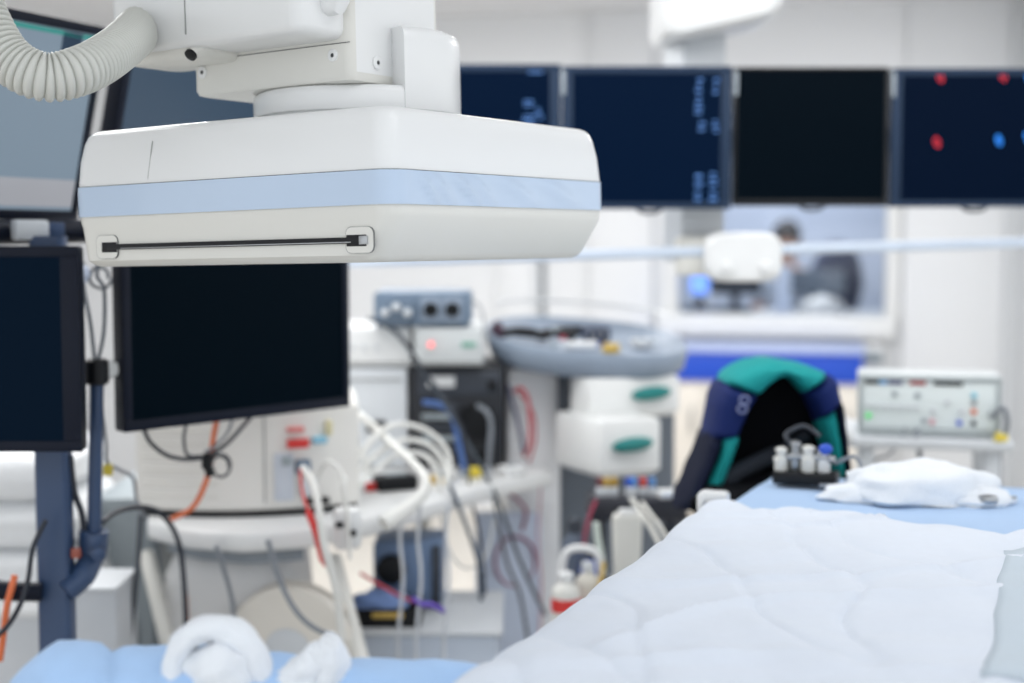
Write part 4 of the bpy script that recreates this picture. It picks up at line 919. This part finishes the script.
for q in ((0, -.058, .17, .006), (0, .058, .17, .006), (-.083, 0, .006, .12), (.083, 0, .006, .12)): m.box((q[0], q[1], .02), (q[2], q[3], .04), bev=.002)
m.build('shell', BLACK); L(c).box((.015, -.064, .028), (.07, .006, .012), bev=.002).build('orange_strip', GOLD)
m = M(); m.blob((p.x - .01, 3.115, LZ + .038), (.068, .045, .026), .25, 2.6, 2, LZ + .012, 28, 18); tag(m.build('blue_wrap', mat('steel_blue_cloth', (120, 146, 196), .8, bump=.2), None, 80), 'crumpled steel blue wrap lying in the black case', 'cloth')
r, w, h, y = unit('tower_unit', 'blue-grey unit with a round black knob standing on the low cabinet', 372, 441, LZ, .755, 3.2, .16, mat('steel_grey_blue', (112, 136, 170), .5))
L(r).lathe([(.033, 0), (.034, .004), (.034, .018), (.028, .024), (.006, .026)], (-.036, y, h * .62), (0, -1, 0), 24).build('knob', BLACK); L(r).box((w / 2 - .012, y - .004, h / 2), (.02, .01, h - .01), bev=.003).build('dark_edge', DGREY)
# white adapter hanging in front of the desk
c = thing('adapter_block', 'white adapter block hanging at the desk front above the slanting leg', 'adapter', W(345, 560, 2.84))
a = W(347, 528, 2.84); M().box(a, (.055, .045, .085), .2, .012).build('body', WHITE, c)
M().box(a + V((-.012, -.026, .012)), (.016, .012, .012), .2, .002).build('plug', BLACK, c); M().box(a + V((.016, -.028, -.004)), (.012, .012, .012), .2, .002).build('plug', BLACK, c)
M().tube([a + V((0, 0, .03)), a + V((-.01, .02, .08)), a + V((-.01, .06, .092))], .006, 8).build('hanger', WCABLE, c)
# white bin-like machine cover under the desk
c = thing('machine_cover', 'large white rounded machine housing standing under the desk', 'machine', (-.60, 3.2, 0))
m = M(); p0_, p1_ = W(158, 600, 2.98).x, W(296, 600, 2.98).x
m.loft([rrect(p0_ + i, p1_ - i * .6, 2.96 + i * .5, 3.28, .05, z, 6) for i, z in ((.04, .03), (.0, .06), (0, .66), (.01, .73), (.025, .765), (.05, .78))]); m.build('housing', mat('satin_white_shell', (232, 232, 232), .4), c)
m = M(); m.box(((p0_ + p1_) / 2, 3.12, .015), (p1_ - p0_ - .06, .3, .03), 0, .006); m.build('base', DGREY, c)
m = M(); m.box(((p0_ + p1_) / 2 + .02, 2.957, .58), (.002, .006, .2)); m.build('seam', GREYSEAM, c)
# beige cable drum and coil
p = W(292, 625, 3.0); c = thing('cable_drum', 'beige round cable drum beside the white machine housing', 'drum', (p.x + .02, 2.885, 0), -.3)
zc_ = W(0, 640, 2.95).z
L(c).lathe([(.10, -.03), (.135, -.028), (.14, -.02), (.14, -.012), (.12, -.010), (.12, .010), (.14, .012), (.14, .02), (.135, .028), (.10, .03)], (0, 0, zc_), (0.1, -1, 0), 40).build('drum', mat('beige_plastic', (228, 223, 214), .5))
L(c).lathe([(.05, .028), (.052, .034), (.03, .040), (.004, .04)], (0, 0, zc_), (0.1, -1, 0), 24).build('hub', LGREY)
L(c).box((0, .02, (zc_ - .10) / 2), (.16, .05, zc_ - .10), bev=.01).build('support', LGREY)
# left: grey tower, grey boxes and linen
a, b = W(100, 0, 3.22).x, W(149, 0, 3.22).x
c = thing('computer_tower', 'tall grey computer tower with side vents left of the desk', 'computer tower', ((a + b) / 2, 3.4, 0))
zt2 = W(0, 499, 3.22).z
M().box(((a + b) / 2 - .03, 3.44, zt2 / 2 + .01), (b - a + .04, .42, zt2 - .02), 0, .008).build('case', mat('tower_grey', (146, 155, 160), .5), c)
M().box((b - .008, 3.225, zt2 / 2), (.02, .012, zt2 - .06), 0, .003).build('edge_strip', mat('tower_dark_grey', (106, 114, 120), .5), c)
for k in range(14): M().box(((a + b) / 2 - .012, 3.226, .38 + k * .014), (.035, .006, .005)).build('vent', MATS['tower_dark_grey'], c)
for x in (-.07, .03):
    for y in (3.28, 3.6): M().cyl(((a + b) / 2 + x, y, 0), ((a + b) / 2 + x, y, .022), .014, n=12).build('foot', BLACK, c)
a, b = W(76, 0, 2.72).x, W(103, 0, 2.72).x; zt3 = W(0, 592, 2.72).z
c = thing('grey_case', 'light grey upright case right behind the navy post', 'case', ((a + b) / 2, 2.8, 0)); M().box(((a + b) / 2 - .02, 2.8, zt3 / 2), (b - a + .04, .16, zt3), 0, .006).build('body', mat('mid_light_grey', (196, 200, 205), .5), c); M().box(((a + b) / 2 - .02, 2.8, zt3 + .004), (b - a + .045, .165, .01), 0, .003).build('lid', LGREY, c)
c = thing('linen_bench', 'light grey drawer bench at the left edge carrying white linen', 'bench', (-1.28, 3.25, 0))
bz_ = W(0, 606, 3.0).z
M().box((-1.34, 3.25, bz_ / 2), (.72, .5, bz_ - .03), 0, .008).build('body', mat('bench_grey', (206, 209, 213), .5), c); M().box((-1.34, 3.25, bz_ - .012), (.75, .53, .024), 0, .006).build('top', WHITE, c)
for k in range(2):
    d_ = M().box((-1.16, 2.997, .2 + .2 * k), (.30, .012, .18), 0, .004).build('drawer', MATS['bench_grey'], c); M().tube([(-1.22, 2.985, .22 + .2 * k), (-1.10, 2.985, .22 + .2 * k)], .006, 10).build('handle', STEEL, d_)
lab = ('lowest thick white folded blanket on the grey bench', 'middle white folded blanket in the linen stack', 'topmost white folded blanket in the linen stack')
hh = (W(0, 455, 3.05).z - bz_) / 3
for k in range(3):
    m = M(); z0 = bz_ + k * hh + .001; rings = []
    for q in range(13):
        t = q / 12; e = (1 - abs(2 * t - 1) ** 4); wob = .012 * nz(t * 3, k * 5)
        rings.append([V((p.x + .01 * nz(p.x * 9, t * 3, k), p.y + .012 * nz(p.x * 7, t * 4, k + 4), p.z + .010 * nz(p.x * 6, p.y * 6, k) * (0 < t < 1) * e)) for p in rrect(-1.68 + .02 * k + .04 * (1 - e), -.925 - .03 * k - .05 * (1 - e) + wob, 3.04 + .03 * (1 - e), 3.46, .05, z0 + hh * .985 * t, 6)])
    m.loft(rings); tag(m.build('folded_blanket', LINEN, None, 80), lab[k], 'blanket', 'white blankets on the bench')

# ------------------------------------------------------------------ cables
cable('cable', 'black cable drooping in a long curve below the black monitor', [(143, 428, 2.58), (152, 444, 2.60), (172, 457, 2.64), (200, 458, 2.70), (225, 445, 2.74), (250, 418, 2.80)], .0042, DCABLE)
cable('cable', 'thin dark cable hanging straight from the black monitor to its droop', [(186, 424, 2.66), (184, 440, 2.66), (188, 455, 2.68), (205, 456, 2.70)], .003, DCABLE)
cable('cable', 'second thin grey cable under the black monitor toward its middle', [(233, 416, 2.76), (228, 432, 2.75), (215, 446, 2.73), (205, 452, 2.715)], .003, GCABLE)
loop('cable_loop', 'small dark cable loop below the black monitor by the orange cable', W(219, 467, 2.72), .019, .021, .003, DCABLE, 1.6)
m = M(); q = W(209, 464, 2.70); m.tube(cr([q + V((0, 0, .022)), q + V((-.004, 0, 0)), q + V((.003, 0, -.024))], 5), [.009] * 4 + [.011] * 3 + [.008] * 4, 10); tag(m.build('cable_clip', BLACK), 'black clip binding the cables below the black monitor', 'clip')
cable('cable', 'orange cable from the black monitor down to the desk', [(217, 419, 2.74), (213, 440, 2.735), (211, 462, 2.745), (204, 487, 2.765), (192, 508, 2.79), (172, 519, 2.82)], .0055, ORANGE)
cable('cable', 'orange strap wrapped by the navy arm at the left edge', [(15, 575, 2.405), (11, 590, 2.40), (7, 606, 2.405), (4, 630, 2.42), (0, 660, 2.44)], .006, ORANGE)
cable('cable', 'thin black cable curving beside the navy post at the left edge', [(46, 520, 2.40), (33, 548, 2.39), (28, 580, 2.38), (20, 605, 2.38), (6, 628, 2.39), (-10, 640, 2.40)], .0045, DCABLE)
cable('cable', 'black cable between the navy post and the thin upright', [(70, 455, 2.47), (74, 490, 2.48), (82, 515, 2.49), (84, 540, 2.49), (78, 556, 2.48)], .006, DCABLE)
m = M(); m.box(W(76, 553, 2.455), (.016, .012, .018), 0, .003); tag(m.build('cable_plug', mat('brown_plug', (150, 80, 66), .5)), 'small brown plug on the cable by the navy post', 'plug')
cable('cable', 'black cable leaving the elbow rightward and down past the desk corner', [(102, 522, 2.52), (116, 512, 2.60), (140, 507, 2.70), (160, 513, 2.74), (176, 535, 2.75), (183, 570, 2.75), (187, 640, 2.74)], .0055, DCABLE)
cable('cable', 'orange-tipped cable end hanging before the white machine', [(184, 585, 2.77), (186, 600, 2.77), (187, 625, 2.77), (188, 660, 2.77)], .005, mat('faded_orange', (220, 160, 128), .5))
for k, (lab_, pts) in enumerate((('grey-white cable hanging left between detector and upright', [(83, 262, 2.52), (84, 290, 2.51), (90, 320, 2.50), (95, 362, 2.50)]), ('second grey-white cable curling down to the black joint', [(100, 262, 2.54), (97, 276, 2.53), (104, 290, 2.52), (104, 330, 2.51), (98, 362, 2.50)]))):
    cable('cable', lab_, pts, .0035, GCABLE)
loop('cable_loop', 'small grey cable loop just below the left corner of the detector', W(98, 278, 2.55), .018, .02, .003, GCABLE, 1.)
q = W(83, 274, 2.5); m = M(); m.blob(q, (.013, .013, .016), .05, 2); tag(m.build('cable_plug', LIGHTBLUE), 'pale blue plug below the left corner of the detector', 'plug')
cable('cable', 'grey cable from the joint to the yellow tag', [(100, 390, 2.50), (103, 420, 2.56), (106, 445, 2.62), (107, 462, 2.64), (120, 470, 2.68), (133, 478, 2.72), (137, 500, 2.8), (146, 520, 2.85)], .0035, GCABLE)
m = M(); m.box(W(108, 470, 2.635), (.018, .006, .022), .3, .003); tag(m.build('cable_tag', YELLOW), 'small yellow tag on the cable beside the thin navy upright', 'tag')
cable('cable', 'dark grey cable hanging across the white machine, left', [(216, 546, 2.78), (224, 570, 2.80), (232, 600, 2.82), (236, 640, 2.83)], .005, GCABLE)
cable('cable', 'dark grey cable hanging across the white machine, right', [(268, 540, 2.78), (278, 575, 2.78), (292, 605, 2.77), (310, 625, 2.76), (335, 638, 2.76)], .0055, GCABLE)
cable('cable', 'dark cable pair hanging down along the grey tower', [(141, 515, 2.84), (138, 560, 2.84), (134, 600, 2.84), (128, 660, 2.84)], .006, mat('charcoal_cable', (70, 76, 84), .5))
cable('cable', 'red banded cable hanging over the desk front in the middle', [(300, 470, 2.86), (302, 490, 2.82), (308, 510, 2.78), (316, 532, 2.76), (322, 555, 2.76), (325, 566, 2.76)], [.003] * 17 + [.0075] * 20 + [.004] * 4, RED)
cable('cable', 'white cable beside the red banded one at the desk front', [(303, 468, 2.87), (313, 484, 2.82), (319, 510, 2.77), (324, 545, 2.75), (336, 590, 2.76), (342, 640, 2.77)], .008, WCABLE)
cable('cable', 'thin white cable rising from the recorder connectors', [(318, 478, 2.95), (326, 462, 2.90), (340, 470, 2.86), (346, 500, 2.82), (350, 560, 2.80)], .004, WCABLE)
# white loops
for k, (lab_, pts, r) in enumerate((
    ('outermost white cable loop over the desk beside the computer', [(352, 470, 3.12), (372, 440, 3.2), (395, 425, 3.26), (425, 430, 3.3), (446, 450, 3.3), (452, 478, 3.26)], .0065),
    ('middle white cable loop beside the computer', [(356, 474, 3.12), (380, 452, 3.2), (405, 440, 3.26), (430, 446, 3.28), (444, 465, 3.26), (447, 486, 3.22)], .0065),
    ('innermost white cable loop beside the computer', [(372, 474, 3.14), (395, 456, 3.2), (420, 454, 3.24), (436, 468, 3.22), (440, 490, 3.2)], .006),
    ('thick white cable bending sharply back over the desk edge', [(356, 412, 3.4), (375, 428, 3.3), (392, 444, 3.18), (412, 462, 3.08), (425, 478, 3.0), (424, 492, 2.97), (408, 508, 2.94), (384, 524, 2.90)], [.009] * 32 + [.009 + .0004 * k for k in range(25)]),
    ('white cable running from the units to the recorder side', [(350, 440, 3.4), (362, 452, 3.3), (368, 470, 3.15), (360, 486, 3.08)], .005))):
    cable('cable_loop', lab_, pts, r, WCABLE)
cable('cable', 'blue cable running down the back of the black computer', [(424, 402, 3.57), (440, 405, 3.54), (452, 415, 3.53), (458, 440, 3.53), (464, 470, 3.50), (465, 500, 3.45)], .0075, BCABLE)
cable('cable', 'grey cable bending out of the right of the black computer', [(478, 406, 3.57), (487, 412, 3.54), (491, 425, 3.54), (490, 445, 3.54), (489, 470, 3.54), (496, 500, 3.5)], .0065, GCABLE)
cable('cable', 'long dark cable falling from the socket box across the computer and desk edge', [(368, 318, 3.54), (395, 332, 3.52), (415, 358, 3.50), (432, 385, 3.48), (455, 420, 3.45), (480, 465, 3.40), (500, 505, 3.38), (520, 560, 3.38), (545, 615, 3.38)], .005, mat('grey_green_cable', (58, 68, 78), .5))
cable('cable', 'second dark cable falling beside the long one from the socket box', [(392, 326, 3.54), (408, 345, 3.50), (425, 372, 3.48), (448, 402, 3.45), (466, 440, 3.42), (470, 490, 3.36), (480, 540, 3.34), (484, 600, 3.34), (470, 660, 3.34)], .0035, DCABLE)
cable('cable', 'dark cable crossing the pale board toward lower right', [(492, 490, 3.45), (500, 530, 3.46), (508, 565, 3.46), (520, 595, 3.46), (528, 640, 3.46)], .004, DCABLE)
cable('cable', 'dark green-grey cable hanging at the left edge of the pale board', [(440, 470, 3.28), (452, 490, 3.24), (462, 515, 3.24), (473, 545, 3.26), (480, 575, 3.28), (482, 640, 3.28)], .005, mat('slate_cable', (74, 88, 104), .5))
for k, (px, lab_) in enumerate(((400, 'leftmost white cable hanging straight below the desk'), (418, 'second white cable hanging below the desk, before the blue-grey unit'), (446, 'white cable hanging below the desk just right of the blue-grey unit'))):
    cable('cable', lab_, [(px + 2, 505, 2.97), (px, 540, 2.98), (px + 3, 580, 2.98), (px - 2, 640, 2.98), (px - 1, 690, 2.98)], .004, mat('pale_cable', (206, 210, 216), .5))
cable('cable', 'thin white cable swinging in a low curve in front of the pale board', [(440, 480, 3.26), (444, 530, 3.26), (455, 560, 3.26), (470, 568, 3.3), (486, 555, 3.36), (494, 520, 3.42)], .003, WCABLE)
cable('cable', 'red cable sloping down right above the black case', [(360, 573, 3.0), (380, 585, 2.99), (400, 596, 2.99), (420, 604, 3.0)], .0035, RCABLE)
cable('cable', 'purple cable end continuing from the red cable', [(412, 598, 2.98), (422, 604, 2.98), (432, 605, 2.99), (446, 612, 3.0)], .006, PURPLE)
# things among the desk clutter
def pad(name, label, cat, px, py, Y, size, mt, rz=0., extra=None):
    p = W(px, py, Y); p.z = DZ; r = thing(name, label, cat, p, rz); L(r).box((0, 0, size[2] / 2), size, bev=min(size) * .25).build('body', mt)
    if extra: m = L(r); extra(m); m.build('detail', GREYD)
pad('power_adapter', 'black power adapter lying on the desk before the computer', 'adapter', 395, 465, 3.30, (.10, .06, .035), BLACK, .4, lambda m: m.box((0, 0, .036), (.05, .03, .003)))
pad('yellow_plug', 'yellow plug on the desk under the white cable loops', 'plug', 438, 472, 3.38, (.04, .025, .02), GOLD, .3, lambda m: m.cyl((.02, 0, .01), (.04, 0, .01), .005))
pad('yellow_plug', 'bright yellow plug at the foot of the black computer', 'plug', 474, 462, 3.47, (.035, .025, .025), YELLOW, .2, lambda m: m.cyl((-.02, 0, .01), (-.035, 0, .01), .005))
pad('red_plug', 'small red plug on the desk right of the recorder cabinet', 'plug', 371, 466, 3.28, (.03, .02, .02), RED, .1, lambda m: m.cyl((.015, 0, .01), (.03, 0, .01), .004))
pad('white_box', 'small white box at the right end of the desk', 'box', 512, 462, 3.5, (.06, .05, .025), WHITE, .5, lambda m: m.box((0, 0, .026), (.03, .02, .002)))

# ------------------------------------------------------------------ light
def area(name, loc, size, sy, power, col=(1, 1, 1), rot=(0, 0, 0)):
    l = bpy.data.lights.new(name, 'AREA'); l.shape = 'RECTANGLE'; l.size = size; l.size_y = sy; l.energy = power; l.color = col
    o = bpy.data.objects.new(name, l); o.location = loc; o.rotation_euler = rot; COL.objects.link(o)
area('unseen_overhead_light', (.75, 1.5, 2.55), 1.0, .6, 3.5)  # unseen light added to brighten the table and cloths
area('unseen_overhead_light', (1.0, 2.7, 2.5), 1.2, .6, 10, rot=(math.radians(48), 0, 0))  # added fill, tilted forward to brighten the equipment behind
area('unseen_overhead_light', (-.5, 2.85, 2.5), 1.2, .6, 13, rot=(math.radians(45), 0, 0))  # second added fill, aimed at the rear equipment
area('unseen_overhead_light', (-.9, 4.3, 2.55), 1.2, .6, 20)
area('unseen_overhead_light', (-1.6, 3.6, 2.55), .6, 1.6, 22)
area('unseen_overhead_light', (1.4, 4.9, 2.55), 1.2, .6, 27)
area('unseen_overhead_light', (-.6, 5.4, 2.55), 1.6, .6, 27)
area('control_room_lamp', wp(.7, 1.6, 2.55), 1.6, .6, 36, (.95, .98, 1))
w = bpy.data.worlds.new('room_light'); S.world = w; w.use_nodes = True
bg = w.node_tree.nodes['Background']; bg.inputs[0].default_value = (.93, .965, 1, 1); bg.inputs[1].default_value = 1.03

# ------------------------------------------------------------------ camera
cd = bpy.data.cameras.new('camera'); cam = bpy.data.objects.new('camera', cd); COL.objects.link(cam)
cam.location = CAM; cam.rotation_euler = (PI / 2 - PITCH, 0, 0)
cd.sensor_width = 36; cd.lens = 50; cd.clip_start = .05
cd.dof.use_dof = True; cd.dof.focus_distance = 1.86; cd.dof.aperture_fstop = 1.9
S.camera = cam
S.view_settings.view_transform = 'Standard'; S.view_settings.look = 'None'; S.view_settings.exposure = 0.32; S.view_settings.gamma = 1; S.view_settings.use_curve_mapping = False
S.cycles.max_bounces = 8; S.cycles.diffuse_bounces = 4
